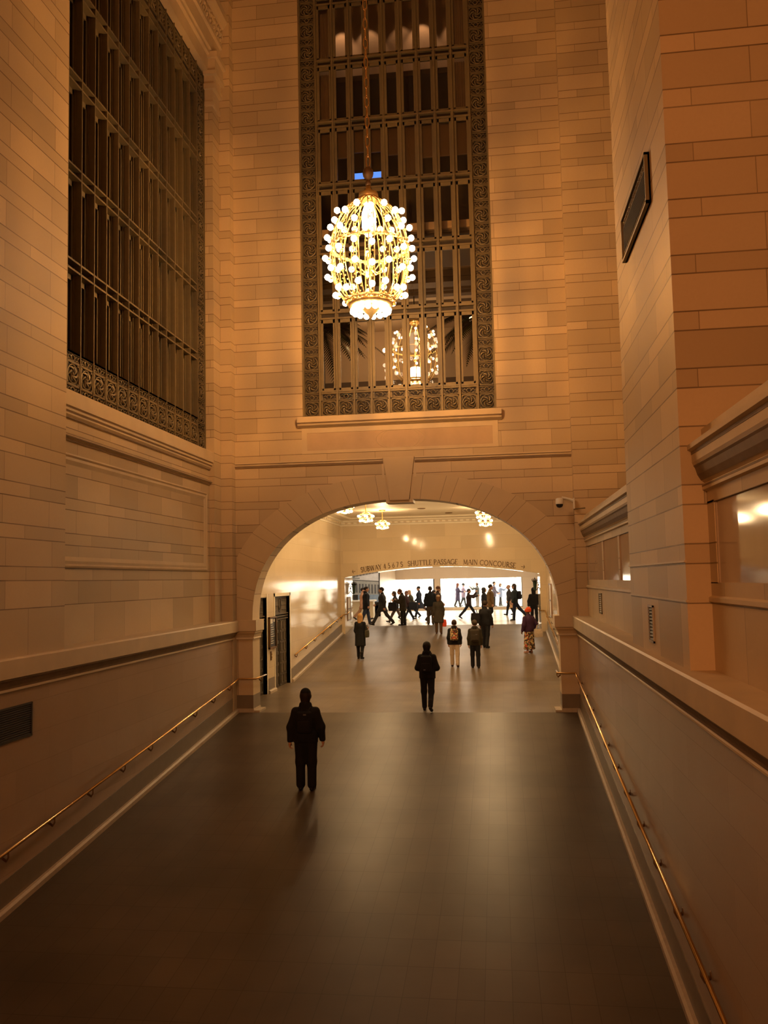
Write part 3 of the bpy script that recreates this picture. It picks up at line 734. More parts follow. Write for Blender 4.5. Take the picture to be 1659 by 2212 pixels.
# far wall with the segmental opening
OX0, OX1 = -6.76, 1.70; OZ, OC = 3.44, 3.84; SY0, SY1 = 37.5, Y3
def seg_z(x):
    w = (OX1 - OX0) / 2; s = OC - OZ; Rr = (w * w + s * s) / (2 * s); xc = (OX0 + OX1) / 2
    return OC - Rr + math.sqrt(Rr * Rr - (x - xc) ** 2)
b = MB(); b.box(-7.4, OX0, SY0, SY1, .4, 6.4); b.box(OX1, 2.5, SY0, SY1, .4, 6.4); n = 24
for i in range(n):
    xa = OX0 + (OX1 - OX0) * i / n; xb = OX0 + (OX1 - OX0) * (i + 1) / n
    b.quad((xa, SY0, seg_z(xa)), (xb, SY0, seg_z(xb)), (xb, SY0, 6.4), (xa, SY0, 6.4)); b.quad((xb, SY1, seg_z(xb)), (xa, SY1, seg_z(xa)), (xa, SY1, 6.4), (xb, SY1, 6.4))
    b.quad((xb, SY0, seg_z(xb)), (xa, SY0, seg_z(xa)), (xa, SY1, seg_z(xa)), (xb, SY1, seg_z(xb)))
struct(b.build('wall_sign', M['corridor']))
b = MB(); b.box(-7.6, 2.6, YB - .02, SY0 + .1, 6.02, 6.3); struct(b.build('ceiling_corridor', M['plaster']))
# corridor cornice
CP = [(0, 5.70), (.03, 5.70), (.03, 5.76), (.09, 5.78), (.09, 5.86), (.16, 5.9), (.16, 5.94), (.55, 5.95), (.60, 5.99), (.60, 6.03), (0, 6.03)]
b = MB()
b.sweep(CP, [lambda p, z: (CXL + p, YB, z), lambda p, z: (CXL + p, SY0 - p, z), lambda p, z: (CXR - p, SY0 - p, z), lambda p, z: (CXR - p, YB, z)])
b.cur = 1
yy = YB + .2
while yy < SY0 - .3:
    for X, s in ((CXL, 1), (CXR, -1)): b.cbox((X + s * .095, yy, 5.82), (.03, .12, .07))
    yy += .26
xx = CXL + .3
while xx < CXR - .2: b.cbox((xx, SY0 - .095, 5.82), (.12, .03, .07)); xx += .26
struct(fixnorm(b.build('trim_24', [M['plaster'], M['plain']])))
def zbase(name, pts): return baseboard(name, pts, 1)
baseboard('baseboard_corridor_left', [(CXL, 28.2, 1, 0), (CXL, SY0, 1, 0)], 1)
baseboard('baseboard_corridor_right', [(CXR, YB, -1, 0), (CXR, Y2, -1, 0), (CXR, SY0, -1, 0)], -1)
baseboard('baseboard_corridor_pier', [(CXL, 25.28, 1, 0), (CXL, 26.05, 1, 0)], 1)
for k, (y, x) in enumerate(((29.5, -1.4), (33.0, -2.9), (35.6, -2.0))):
    b = MB(); b.lathe([(.001, 0), (.16, 0), (.16, -.012), (.14, -.02), (.13, -.008), (.001, -.008)], (0, 0, 0), 20); o = b.build('ceiling_speaker', M['brass_dull']); o.location = (x, y, 6.02)
    tag(o, 'small round grille in the corridor ceiling, %s' % ('nearest the camera', 'the middle one', 'farthest from the camera')[k], 'ceiling grille', 'round grilles in the corridor ceiling')
# elevators
def elevator(n, y0, y1):
    r = struct(empty('door_%d' % n, (CXL - .12, (y0 + y1) / 2, 0))); o = (CXL - .12, (y0 + y1) / 2, 0)
    X = CXL - .12
    b = MB(); b.box(X - .3, X - .02, y0, y1, 0, EZ); b.box(X, CXL, y1, y1 + .03, 0, EZ); b.box(X, CXL - .01, y0 - .03, y0 + .0, 0, EZ); b.box(X, CXL - .01, y0, y1, EZ - .02, EZ)
    wbuild(b, 'door_surround', M['bronze_dark'], r, o)
    if y1 - y0 > 1:
        ym = (y0 + y1) / 2
        b = MB(); b.box(X, X + .02, y0, y1, 2.28, EZ - .02)
        for z in (2.28, 2.2, 2.12): b.box(X, X + .07, y0, y1, z, z + .035)
        for rr in (.17, .11): b.tube([(X + .04, ym + rr * .9 * math.cos(2 * math.pi * i / 16), 2.57 + rr * 1.3 * math.sin(2 * math.pi * i / 16)) for i in range(16)], .012, 5, closed=True)
        for s in (-1, 1):
            b.tube([(X + .04, ym + s * .2, 2.57), (X + .04, ym + s * .8, 2.57)], .012, 5); b.tube([(X + .04, ym + s * .3, 2.42), (X + .04, ym + s * .8, 2.42)], .01, 5); b.tube([(X + .04, ym + s * .3, 2.72), (X + .04, ym + s * .8, 2.72)], .01, 5)
        wbuild(b, 'transom_panel', M['door_bronze'], r, o)
        for s in (0, 1):
            ya, yb_ = (y0 + .03, ym - .06) if s == 0 else (ym + .06, y1 - .03)
            b = MB(); b.box(X - .01, X + .01, ya, yb_, .02, 2.1)
            for i in range(6):
                z = .05 + i * .34
                for q in (ya + .08, (ya + yb_) / 2, ):
                    w = (yb_ - ya) / 2 - .1
                    b.box(X + .01, X + .03, q, q + w, z + .03, z + .05); b.box(X + .01, X + .03, q, q + w, z + .29, z + .31)
                    b.box(X + .01, X + .03, q, q + .02, z + .03, z + .31); b.box(X + .01, X + .03, q + w - .02, q + w, z + .03, z + .31)
            wbuild(b, 'door_leaf', M['door_bronze'], r, o)
elevator(1, *EY[0]); elevator(2, *EY[1])
# directory board and call plate
r = empty('directory_board', (CXL + .02, 25.70, 1.36), 'black directory board in a brass frame between the elevator doors', 'sign')
b = MB(); b.box(0, .03, -.36, .36, 0, .86); b.build('board', M['black'], r)
b = MB()
b.box(0, .06, -.40, -.35, -.04, .9); b.box(0, .06, .35, .40, -.04, .9); b.box(0, .06, -.4, .4, -.05, 0); b.box(0, .06, -.4, .4, .86, .9); b.build('frame', M['brass_dull'], r)
b = MB()
b.box(.03, .034, -.27, .0, .70, .84); b.box(.03, .034, .1, .24, .74, .82)
for i in range(9):
    z = .64 - i * .068; w = (.10, .2, .26, .17, .24, .3, .12, .22, .2)[i]; b.box(.03, .034, -.2, -.2 + w, z, z + .022); b.box(.03, .034, -.2 + w + .04, -.2 + w + .1, z, z + .022)
b.build('lettering', M['text_white'], r)
r = empty('call_plate', (CXL + .01, 25.63, .96), 'narrow brass elevator call plate below the directory board', 'call button')
b = MB(); b.box(0, .015, -.05, .05, 0, .27); b.build('plate', M['brass_dull'], r)
b = MB(); b.lathe([(.001, .02), (.02, .02), (.02, 0)], (.015, 0, .18), 10, 'x'); b.build('button', M['brass'], r); b = MB(); b.lathe([(.001, .02), (.02, .02), (.02, 0)], (.015, 0, .09), 10, 'x'); b.build('button', M['brass'], r)
# ------------------------------------------------------------------ lettering over the opening
GL = {  # strokes in a unit box (width given first), thick flag per stroke
 'A': (.70, [((0, 0), (.35, 1), .5), ((.35, 1), (.70, 0), 1), ((.13, .36), (.57, .36), .5)], [(0, 0), (.70, 0)]),
 'B': (.56, [((.1, 0), (.1, 1), 1), ('arc', .1, .75, .38, .25, -90, 90, .9), ('arc', .1, .26, .42, .26, -90, 90, .9)], [(.1, 0), (.1, 1)]),
 'C': (.72, [('arc', .42, .5, .40, .5, 50, 310, .9), ((.67, .88), (.67, .70), .5), ((.67, .12), (.67, .28), .4)], []),
 'E': (.52, [((.1, 0), (.1, 1), 1), ((.1, 1), (.48, 1), .5), ((.1, .52), (.40, .52), .5), ((.1, 0), (.5, 0), .5), ((.48, 1), (.48, .85), .5), ((.5, 0), (.5, .16), .5)], [(.1, 0), (.1, 1)]),
 'G': (.76, [('arc', .42, .5, .40, .5, 50, 320, .9), ((.70, .45), (.70, .05), 1), ((.58, .45), (.80, .45), .5)], []),
 'H': (.76, [((.1, 0), (.1, 1), 1), ((.66, 0), (.66, 1), 1), ((.1, .52), (.66, .52), .5)], [(.1, 0), (.1, 1), (.66, 0), (.66, 1)]),
 'I': (.22, [((.11, 0), (.11, 1), 1)], [(.11, 0), (.11, 1)]),
 'L': (.52, [((.1, 0), (.1, 1), 1), ((.1, 0), (.5, 0), .5), ((.5, 0), (.5, .18), .5)], [(.1, 0), (.1, 1)]),
 'M': (.90, [((.1, 0), (.16, 1), .5), ((.16, 1), (.45, .05), 1), ((.45, .05), (.74, 1), .5), ((.74, 1), (.80, 0), 1)], [(.1, 0), (.80, 0)]),
 'N': (.78, [((.12, 0), (.12, 1), .5), ((.12, 1), (.66, 0), 1), ((.66, 0), (.66, 1), .5)], [(.12, 0), (.66, 1), (.1, 1)]),
 'O': (.84, [('arc', .42, .5, .38, .5, 0, 360, .9)], []),
 'P': (.54, [((.1, 0), (.1, 1), 1), ('arc', .1, .74, .40, .26, -90, 90, .9)], [(.1, 0), (.1, 1)]),
 'R': (.62, [((.1, 0), (.1, 1), 1), ('arc', .1, .74, .38, .26, -90, 90, .9), ((.28, .48), (.60, 0), 1)], [(.1, 0), (.1, 1), (.60, 0)]),
 'S': (.50, [('arc', .26, .74, .19, .26, 25, 260, .9), ('arc', .24, .26, .21, .26, -155, 80, .9), ((.43, .92), (.43, .78), .4), ((.04, .08), (.04, .24), .4)], []),
 'T': (.62, [((.31, 0), (.31, 1), 1), ((.02, 1), (.60, 1), .5), ((.02, 1), (.02, .84), .5), ((.60, 1), (.60, .84), .5)], [(.31, 0)]),
 'U': (.74, [((.12, 1), (.12, .32), 1), ('arc', .38, .32, .26, .32, 180, 360, .7), ((.64, 1), (.64, .32), .6)], [(.12, 1), (.64, 1)]),
 'W': (.98, [((.04, 1), (.28, 0), 1), ((.28, 0), (.49, 1), .5), ((.49, 1), (.72, 0), 1), ((.72, 0), (.94, 1), .5)], [(.04, 1), (.94, 1), (.49, 1)]),
 'Y': (.68, [((.04, 1), (.34, .48), 1), ((.64, 1), (.34, .48), .5), ((.34, .48), (.34, 0), 1)], [(.04, 1), (.64, 1), (.34, 0)]),
 '4': (.52, [((.36, 0), (.36, 1), 1), ((.36, 1), (.03, .30), .5), ((.03, .30), (.50, .30), .5)], [(.36, 0)]),
 '5': (.48, [((.12, 1), (.44, 1), .7), ((.12, 1), (.10, .58), .5), ('arc', .2, .32, .24, .32, -130, 110, .9)], []),
 '6': (.50, [('arc', .26, .30, .21, .30, 0, 360, .8), ((.06, .36), (.40, 1), .6)], []),
 '7': (.46, [((.03, 1), (.44, 1), .7), ((.44, 1), (.16, 0), .9)], []),
 '<': (.9, [((.05, .45), (.9, .45), .7), ((.05, .45), (.32, .80), .7), ((.05, .45), (.32, .10), .7)], []),
 '>': (.9, [((0, .45), (.85, .45), .7), ((.85, .45), (.58, .80), .7), ((.85, .45), (.58, .10), .7)], []),
}
def glyph(b, ch, org, ex, ez, hgt, dep):
    if ch == ' ': return .36 * hgt
    w, st, ser = GL[ch]
    ey = Vector((0, -1, 0))
    def pt(u, v): return org + ex * (u * hgt) + ez * (v * hgt)
    def bar(p, q, t):
        d = (q - p); 
        if d.length < 1e-6: return
        d.normalize(); nrm = d.cross(ey); t = t * .062 * hgt * 1.35
        a = [p - nrm * t, q - nrm * t, q + nrm * t, p + nrm * t]
        b.add([v for v in a] + [v + ey * dep for v in a], [(0, 1, 2, 3), (7, 6, 5, 4), (0, 4, 5, 1), (1, 5, 6, 2), (2, 6, 7, 3), (3, 7, 4, 0)])
    for s in st:
        if s[0] == 'arc':
            _, cx_, cz_, rx, rz, a0, a1, t = s; n = 10
            ps = [pt(cx_ + rx * math.cos(math.radians(a0 + (a1 - a0) * i / n)), cz_ + rz * math.sin(math.radians(a0 + (a1 - a0) * i / n))) for i in range(n + 1)]
            for p, q in zip(ps[:-1], ps[1:]): bar(p, q, t)
        else: bar(pt(*s[0]), pt(*s[1]), s[2])
    for u, v in ser: bar(pt(u - .1, v), pt(u + .1, v), .4)
    return (w + .09) * hgt
def words_on_arch(text, x_start, x_end, name, lab):
    hgt = .215; tot = sum(.36 if c == ' ' else GL[c][0] + .09 for c in text) * hgt
    sc = (x_end - x_start) / tot; x = x_start
    root = empty(name, ((x_start + x_end) / 2, SY0, 3.9), lab, 'sign lettering', 'direction lettering over the wide opening')
    for ch in text:
        b = MB()
        w = (.36 if ch == ' ' else GL[ch][0] + .09) * hgt * sc
        zc = seg_z(x + w / 2) + .085; dz = (seg_z(x + w) - seg_z(x)) / max(w, 1e-6)
        ex = Vector((1, 0, dz)).normalized() * sc; ez = Vector((-dz, 0, 1)).normalized()
        glyph(b, ch, Vector((x, SY0 - .001, seg_z(x) + .085)), ex, ez, hgt, .012); x += w
        if b.v: fixnorm(b.build('arrow' if ch in '<>' else 'letter', M['letters'], root, origin=root.location))
    for o in root.children: o.location = (0, 0, 0)
    return root
def px_x(px): # x on the sign wall from the measured picture column
    return -6.86 + (px - 746) * (1.70 + 6.86) / (1168 - 746)
words_on_arch('<', px_x(769), px_x(777), 'arrow_sign', 'bronze arrow on the arch wall pointing left')
words_on_arch('SUBWAY 4 5 6 7 S', px_x(788), px_x(880), 'wall_lettering', 'bronze wall letters reading SUBWAY 4 5 6 7 S')
words_on_arch('SHUTTLE PASSAGE', px_x(890), px_x(997), 'wall_lettering', 'bronze wall letters reading SHUTTLE PASSAGE')
words_on_arch('MAIN CONCOURSE', px_x(1008), px_x(1119), 'wall_lettering', 'bronze wall letters reading MAIN CONCOURSE')
words_on_arch('>', px_x(1129), px_x(1138), 'arrow_sign', 'bronze arrow on the arch wall pointing right')
# ------------------------------------------------------------------ passage and shops
YO = 58.0
b = MB()
b.box(-16, -12, 38.9, 60, 1.0, 6.4); b.box(-12, -7.4, SY1, SY1 + .3, 1.0, 6.4); b.box(2.5, 8, SY1, SY1 + .3, 1.0, 6.4); b.box(8, 9, SY1, 60, 1.0, 6.4)
struct(b.build('wall_passage', M['passage']))
SX = [(-7.33, -4.35), (-3.98, 1.49)]; SZ0, SZ1 = 1.36, 3.30
b = MB()
b.box(-12, SX[0][0], YO, YO + .4, 1.0, 6.4); b.box(SX[0][1], SX[1][0], YO, YO + .4, 1.0, 6.4); b.box(SX[1][1], 8.2, YO, YO + .4, 1.0, 6.4)
for a, c in SX: b.box(a, c, YO, YO + .4, SZ1, 6.4); b.box(a, c, YO, YO + .4, 1.0, SZ0)
struct(b.build('wall_passage_far', M['passage']))
b = MB(); b.box(-16, 9, SY1 - .05, YO + .2, 6.2, 6.4); struct(b.build('ceiling_passage', M['plaster']))
b = MB(); b.box(-12, -6.95, 50.0, 50.3, 1.0, 6.4); b.box(-7.25, -6.95, 50, YO, 1.0, 6.4); struct(b.build('wall_passage_left', M['passage']))
b = MB(); b.box(-12, 8, YO + .4, YO + 6, 1.1, 1.36); struct(b.build('floor_shop', M['shop_white']))
b = MB(); b.box(-12, 8, YO + .4, YO + 6, 4.5, 4.6); struct(b.build('ceiling_shop', M['shop_white']))
for q in ((-12, 8, YO + 6, YO + 6.2, 1.0, 4.6), (-8.2, -8, YO + .4, YO + 6, 1.36, 4.5), (-4.35, -4.0, YO + .4, YO + 6, 1.36, 4.5), (2.0, 2.2, YO + .4, YO + 6, 1.36, 4.5)):
    b = MB(); b.box(*q); struct(b.build('wall_shop', M['shop_white']))
for k, (a, c) in enumerate(SX):
    r = struct(empty('window_%d' % (3 + k), ((a + c) / 2, YO, SZ0))); o = ((a + c) / 2, YO, SZ0)
    b = MB(); b.box(a, a + .05, YO + .02, YO + .1, SZ0, SZ1); b.box(c - .08, c, YO + .02, YO + .1, SZ0, SZ1); b.box(a, c, YO + .02, YO + .1, SZ0, SZ0 + .05)
    wbuild(b, 'window_frame', M['black'] if k == 0 else M['grey'], r, o)
    b = MB(); b.quad((a, YO + .06, SZ0), (c, YO + .06, SZ0), (c, YO + .06, SZ1), (a, YO + .06, SZ1)); wbuild(b, 'glass_pane', M['glass'], r, o)
# lit panels in the shops
for k, (x0, x1, z0, z1, y, mt, lab) in enumerate((
    (-6.35, -4.5, 1.4, 3.9, 62.0, 'lightbox', 'tall white light panel in the left shop window'),
    (-3.95, -3.3, 1.6, 3.8, 62.0, 'lightbox', 'narrow white light panel at the left edge of the right shop'),
    (-3.15, -2.35, 1.5, 3.9, 62.0, 'lightbox', 'white light panel left of the shopper in purple'),
    (-1.85, -1.05, 1.5, 3.9, 62.0, 'lightbox', 'white light panel behind the shopper in grey'),
    (-0.95, 0.0, 1.5, 3.95, 60.6, 'lightbox_w', 'pale yellow panel in the middle of the right shop'),
    (0.40, 1.05, 1.5, 3.9, 62.0, 'lightbox', 'white light panel right of the shoppers in blue'),
    (1.18, 1.5, 1.5, 3.9, 62.0, 'lightbox', 'narrow shelf light panel at the right edge of the shop'))):
    z0 = 1.395; r = empty('light_panel', ((x0 + x1) / 2, y, z0), lab, 'light panel'); w = (x1 - x0) / 2
    b = MB(); b.box(-w, w, 0, .08, 0, z1 - z0); b.build('diffuser', M[mt], r)
    b = MB(); b.box(-w - .03, w + .03, .02, .12, -.03, z1 - z0 + .03); b.build('housing', M['grey'], r)
r = empty('display_shelf', (-7.0, 60.2, 1.36), 'pale glass display shelf at the left of the left shop window', 'shelf')
b = MB(); 
pbg = simple('pale_blue_glass', (.55, .68, .72), .2)
for z in (0.3, .8, 1.3, 1.8): b = MB(); b.box(-.35, .45, -.2, .2, z, z + .03); b.build('shelf_board', pbg, r)
b = MB(); b.box(-.36, -.33, -.2, .2, 0, 2.1); b.box(.43, .46, -.2, .2, 0, 2.1); b.box(.05, .08, -.2, .2, 0, 2.1); b.build('upright', M['grey'], r)
# photo mural and desk on the left of the passage
def mural_mat():
    mt, nt, b = new_mat('mural_print'); tc = nd(nt, 'ShaderNodeTexCoord'); sp = nd(nt, 'ShaderNodeSeparateXYZ'); nt.links.new(tc.outputs['Object'], sp.inputs[0])
    X, Y, Z = sp.outputs
    line = mth(nt, 'ADD', 1.32, mth(nt, 'MULTIPLY', X, -.07))
    h = mth(nt, 'SUBTRACT', Z, line)
    sky = mth(nt, 'GREATER_THAN', h, 0)
    col = mth(nt, 'GREATER_THAN', mth(nt, 'FRACT', mth(nt, 'MULTIPLY', X, 5.5)), .45)
    band = mth(nt, 'MULTIPLY', mth(nt, 'LESS_THAN', h, -.22), mth(nt, 'GREATER_THAN', h, -.75))
    c = mix(nt, mth(nt, 'MULTIPLY', col, band), (.42, .44, .44, 1), (.12, .13, .15, 1))
    c = mix(nt, mth(nt, 'LESS_THAN', mth(nt, 'ABSOLUTE', mth(nt, 'ADD', h, .03)), .03), c, (.15, .16, .17, 1))
    c = mix(nt, sky, c, (.72, .73, .76, 1))
    c = mix(nt, mth(nt, 'LESS_THAN', Z, .42), c, (.30, .42, .60, 1))
    nz = nd(nt, 'ShaderNodeTexNoise'); nz.inputs['Scale'].default_value = 6; nt.links.new(tc.outputs['Object'], nz.inputs['Vector'])
    c = mix(nt, .35, c, nz.outputs[0], 'MULTIPLY')
    nt.links.new(c, b.inputs['Base Color']); b.inputs['Roughness'].default_value = .4; return mt
r = empty('photo_mural', (-8.6, 49.96, 2.05), 'wide photo mural of a pale columned building beside the left lantern', 'mural')
b = MB(); b.box(-2.6, 1.62, -.03, .03, 0, 2.0); b.build('print', mural_mat(), r)
b = MB(); b.box(1.62, 1.68, -.05, .04, -.05, 2.05); b.box(-2.6, 1.68, -.05, .04, -.06, 0); b.box(-2.6, 1.68, -.05, .04, 2.0, 2.06); b.build('frame', M['black'], r)
b = MB()
b.box(-.5, .5, -.03, -.032, 1.35, 1.42); b.box(.02, .2, -.034, -.03, 1.4, 1.62); b.tube([(.11, -.035, 1.6), (.11, -.035, 1.75)], .03, 6)
b.build('pediment_print', simple('mural_grey', (.22, .24, .24), .5), r)
r = empty('information_desk', (-8.2, 48.6, ZP), 'beige counter below the photo mural at the left', 'counter')
b = MB(); b.box(-1.6, 1.1, -.3, .4, 0, .92); b.build('body', simple('beige_laminate', (.55, .45, .28), .5), r)
b = MB(); b.box(-1.7, 1.2, -.38, .45, .92, 1.0); b.build('counter_top', M['white'], r)
b = MB(); b.box(.5, .8, -.1, .1, 1.0, 1.3); b.build('monitor', M['black'], r); b = MB(); b.box(-.2, .2, -.05, 0, 1.0, 1.3); b.build('monitor', M['black'], r)
# wall lanterns on the reveals, frames
def lantern(x, s, lab):
    r = empty('wall_lantern', (x, 39.0, 2.95), lab, 'lantern', 'green lanterns on the opening reveals')
    b = MB(); c = (s * .16, 0, 0)
    b.lathe([(.04, -.24), (.05, -.22), (.06, -.2), (.085, .12), (.10, .14), (.07, .17), (.03, .2)], c, 8); b.build('lantern_body', simple('green_bronze', (.035, .07, .05), .4, .4), r)
    b = MB()
    for k in range(6):
        a = k * math.pi / 3; b.tube([(c[0] + .08 * math.cos(a), .08 * math.sin(a), .14), (c[0] + .12 * math.cos(a), .12 * math.sin(a), .22), (c[0] + .09 * math.cos(a), .09 * math.sin(a), .28)], [.02, .018, .008], 5)
    b.tube([(c[0], 0, .2), (c[0], 0, .32)], .02, 6); b.build('crown', M['bronze_dark'], r)
    b = MB(); b.tube([(0, 0, -.1), (s * .08, 0, -.22), (c[0], 0, -.26)], .018, 6); b.tube([(0, 0, .1), (s * .16, 0, .05)], .015, 6); b.lathe([(.001, 0), (.06, 0), (.05, s * .02), (.001, s * .02)], (0, 0, 0), 10, 'x'); b.build('bracket', M['bronze_dark'], r)
lantern(OX0, 1, 'green bronze wall lantern on the left reveal of the wide opening')
lantern(OX1, -1, 'green bronze wall lantern on the right reveal of the wide opening')
def wall_frame(x, s, y0, y1, z0, z1, lab):
    r = empty('poster_frame', (x, (y0 + y1) / 2, z0), lab, 'frame'); h = (y1 - y0) / 2; H = z1 - z0
    b = MB()
    for y in (-h, h): b.box(min(0, s * .03), max(0, s * .03), y - .03, y + .03, 0, H)
    for z in (0, H / 2, H): b.box(min(0, s * .03), max(0, s * .03), -h, h, z - .03, z + .03)
    b.build('frame', M['brass_dull'], r)
    b = MB(); b.box(min(0, s * .012), max(0, s * .012), -h, h, 0, H); b.build('poster_sheet', M['plaster'], r)
wall_frame(CXR, -1, 33.9, 35.3, 1.75, 3.0, 'narrow brass poster frame on the right corridor wall')
wall_frame(OX0, 1, 38.1, 38.9, 1.55, 2.55, 'brass poster frame on the left reveal below the lantern')
# ------------------------------------------------------------------ handrails
def bez(pts): return pts
def handrail(path, brk, lab, group=None, r=.024, wall_n=None):
    root = empty('handrail', path[0], lab, 'handrail', group); o = Vector(path[0])
    b = MB(); b.tube([Vector(p) - o for p in path], r, 10); b.build('rail', M['brass'], root, smooth=True)
    for (p, n) in brk:
        p = Vector(p) - o; n = Vector(n)
        b = MB(); b.tube([p + Vector((0, 0, -.01)), p + Vector((0, 0, -.085)), p + n * .3 + Vector((0, 0, -.115)), p + n + Vector((0, 0, -.02))], [.012, .014, .020, .020], 6)
        b.lathe([(.001, 0), (.035, 0), (.035, .012), (.001, .012)], p + n + Vector((-.006 if n.x > 0 else -.006, 0, -.0)), 10, 'x')
        b.build('bracket', M['brass_dull'], root, smooth=True)
def zr(y, a): return zfl(y) + a
ysb = [21.0 - 1.225 * i for i in range(0, 24)]
XA = -6.69
handrail([(XA, -8, zr(-8, .86)), (XA, 20.9, zr(20.9, .86)), (XA, YF - .10, .86), (-6.24, YF - .10, .86), (-6.24, YF + .9, .86)],
         [((XA, y, zr(y, .86)), (XL - XA, 0, -.07)) for y in ysb] + [((-6.24, YF + .55, .86), (-.09, 0, -.06))], 'long brass handrail along the left ramp wall')
XA2 = 1.765
handrail([(XA2, -8, zr(-8, 1.0)), (XA2, 20.9, zr(20.9, .95)), (XA2, YF - .10, .95), (1.33, YF - .10, .95), (1.33, YF + .5, .95)],
         [((XA2, y, zr(y, .95 + .05 * (20.9 - y) / 29)), (XR - XA2, 0, -.07)) for y in ysb] + [((1.33, YF + .3, .95), (.09, 0, -.06))], 'long brass handrail along the right ramp wall')
handrail([(CXL + .09, 28.45, zr(28.45, .86)), (CXL + .09, SY0 - .1, zr(SY0 - .1, .86)), (OX0 + .07, SY0 - .08, zr(SY0, .86)), (OX0 + .07, SY1 - .5, zr(SY1 - .5, .86))],
         [((CXL + .09, y, zr(y, .86)), (-.09, 0, -.07)) for y in (28.7, 30.2, 31.7, 33.2, 34.7, 36.2, 37.2)], 'brass handrail on the left corridor wall beyond the elevators')
handrail([(CXR - .09, 25.2, zr(25.2, .9)), (CXR - .09, Y2, .9), (CXR - .09, SY0 - .1, zr(SY0 - .1, .9)), (OX1 - .07, SY0 - .08, zr(SY0, .9)), (OX1 - .07, SY1 - .5, zr(SY1 - .5, .9))],
         [((CXR - .09, y, zr(y, .9)), (.09, 0, -.07)) for y in (25.6, 27.1, 28.7, 30.2, 31.7, 33.2, 34.7, 36.2)], 'brass handrail on the right corridor wall')
# ------------------------------------------------------------------ vents, grille, security camera
def vent(X, s, y0, y1, z0, z1, lab, horiz=True, slats=10, mt='bronze', name='wall_vent'):
    r = empty(name, (X, (y0 + y1) / 2, z0), lab, 'vent'); h = (y1 - y0) / 2; H = z1 - z0; t = .025
    a, c = (0, s * .02) if s > 0 else (s * .02, 0)
    b = MB(); b.box(a, c, -h, -h + t, 0, H); b.box(a, c, h - t, h, 0, H); b.box(a, c, -h, h, 0, t); b.box(a, c, -h, h, H - t, H); b.build('frame', M[mt], r)
    b = MB()
    for i in range(slats):
        z = t + (H - 2 * t) * (i + .5) / slats; d = (H - 2 * t) / slats * .28
        b.add([(s * .002, -h + t, z + d), (s * .002, h - t, z + d), (s * .016, h - t, z - d), (s * .016, -h + t, z - d), (s * .001, -h + t, z + d - .006), (s * .001, h - t, z + d - .006), (s * .015, h - t, z - d - .006), (s * .015, -h + t, z - d - .006)],
              [(0, 1, 2, 3), (7, 6, 5, 4), (0, 4, 5, 1), (2, 6, 7, 3)])
    b.build('slats', M['bronze_dark'] if mt == 'grey' else M['black_hole'] if mt == 'bronze_dark' else M[mt], r)
    b = MB(); b.box(min(0, s * .001), max(0, s * .001), -h + t, h - t, t, H - t); b.build('duct_opening', M['black_hole'], r)
vent(2.1, -1, 18.50, 18.95, 2.50, 2.93, 'small dark wall vent under the far parapet panels', slats=9)
vent(1.86, -1, 10.98, 11.32, 2.46, 2.92, 'small metal wall vent low on the big right pier', slats=10, mt='grey')
vent(XL, 1, 10.6, 11.91, 1.17, 1.65, 'dark louvred vent low on the left wall at the picture edge', slats=14, mt='bronze_dark')
# ornamental grille high on the pier
r = empty('wall_grille', (1.86, 10.9, 7.56), 'dark ornamental grille high on the side of the big right pier', 'grille')
b = MB(); b.box(-.02, 0, -.97, .97, 0, .60); b.build('backing', M['black_hole'], r)
b = MB(); b.box(-.06, 0, -.97, .97, 0, .03); b.box(-.06, 0, -.97, .97, .57, .60); b.box(-.06, 0, -.97, -.94, 0, .6); b.box(-.06, 0, .94, .97, 0, .6)
for i in range(15):
    y = -.86 + i * .123
    for z in (.09, .51): put(b, UM, .10, .09, lambda u, d, w, y=y, z=z: (-.02 + d, y + u, z + w), .15)
b.build('ornament_frame', M['bronze'], r)
b = MB()
for i in range(11): b.box(-.04, -.02, -.92, .92, .15 + i * .029, .158 + i * .029)
b.build('bars', M['bronze_dark'], r)
r = empty('security_camera', (1.86, 21.36, 5.05), 'white dome security camera on an arm right of the arch', 'security camera')
b = MB(); b.tube([(0, 0, .06), (-.12, -.02, .12), (-.30, -.05, .16)], [.045, .03, .028], 8); b.box(-.03, 0, -.07, .07, -.12, .14); b.build('arm', M['white'], r, smooth=False)
b = MB(); b.lathe([(.001, .16), (.06, .15), (.09, .13), (.095, .02), (.10, 0), (.001, 0)], (-.36, -.05, 0), 16); b.build('housing', M['white'], r, smooth=True)
b = MB(); b.lathe([(.085, 0), (.08, -.04), (.055, -.075), (.001, -.09)], (-.36, -.05, 0), 16); b.build('dome_lens', M['black'], r, smooth=True)
b = MB(); b.tube([(-.02, -.02, -.13), (.08, -.06, -.12), (.25, -.06, -.11)], .014, 6); b.build('conduit', M['bronze'], r)
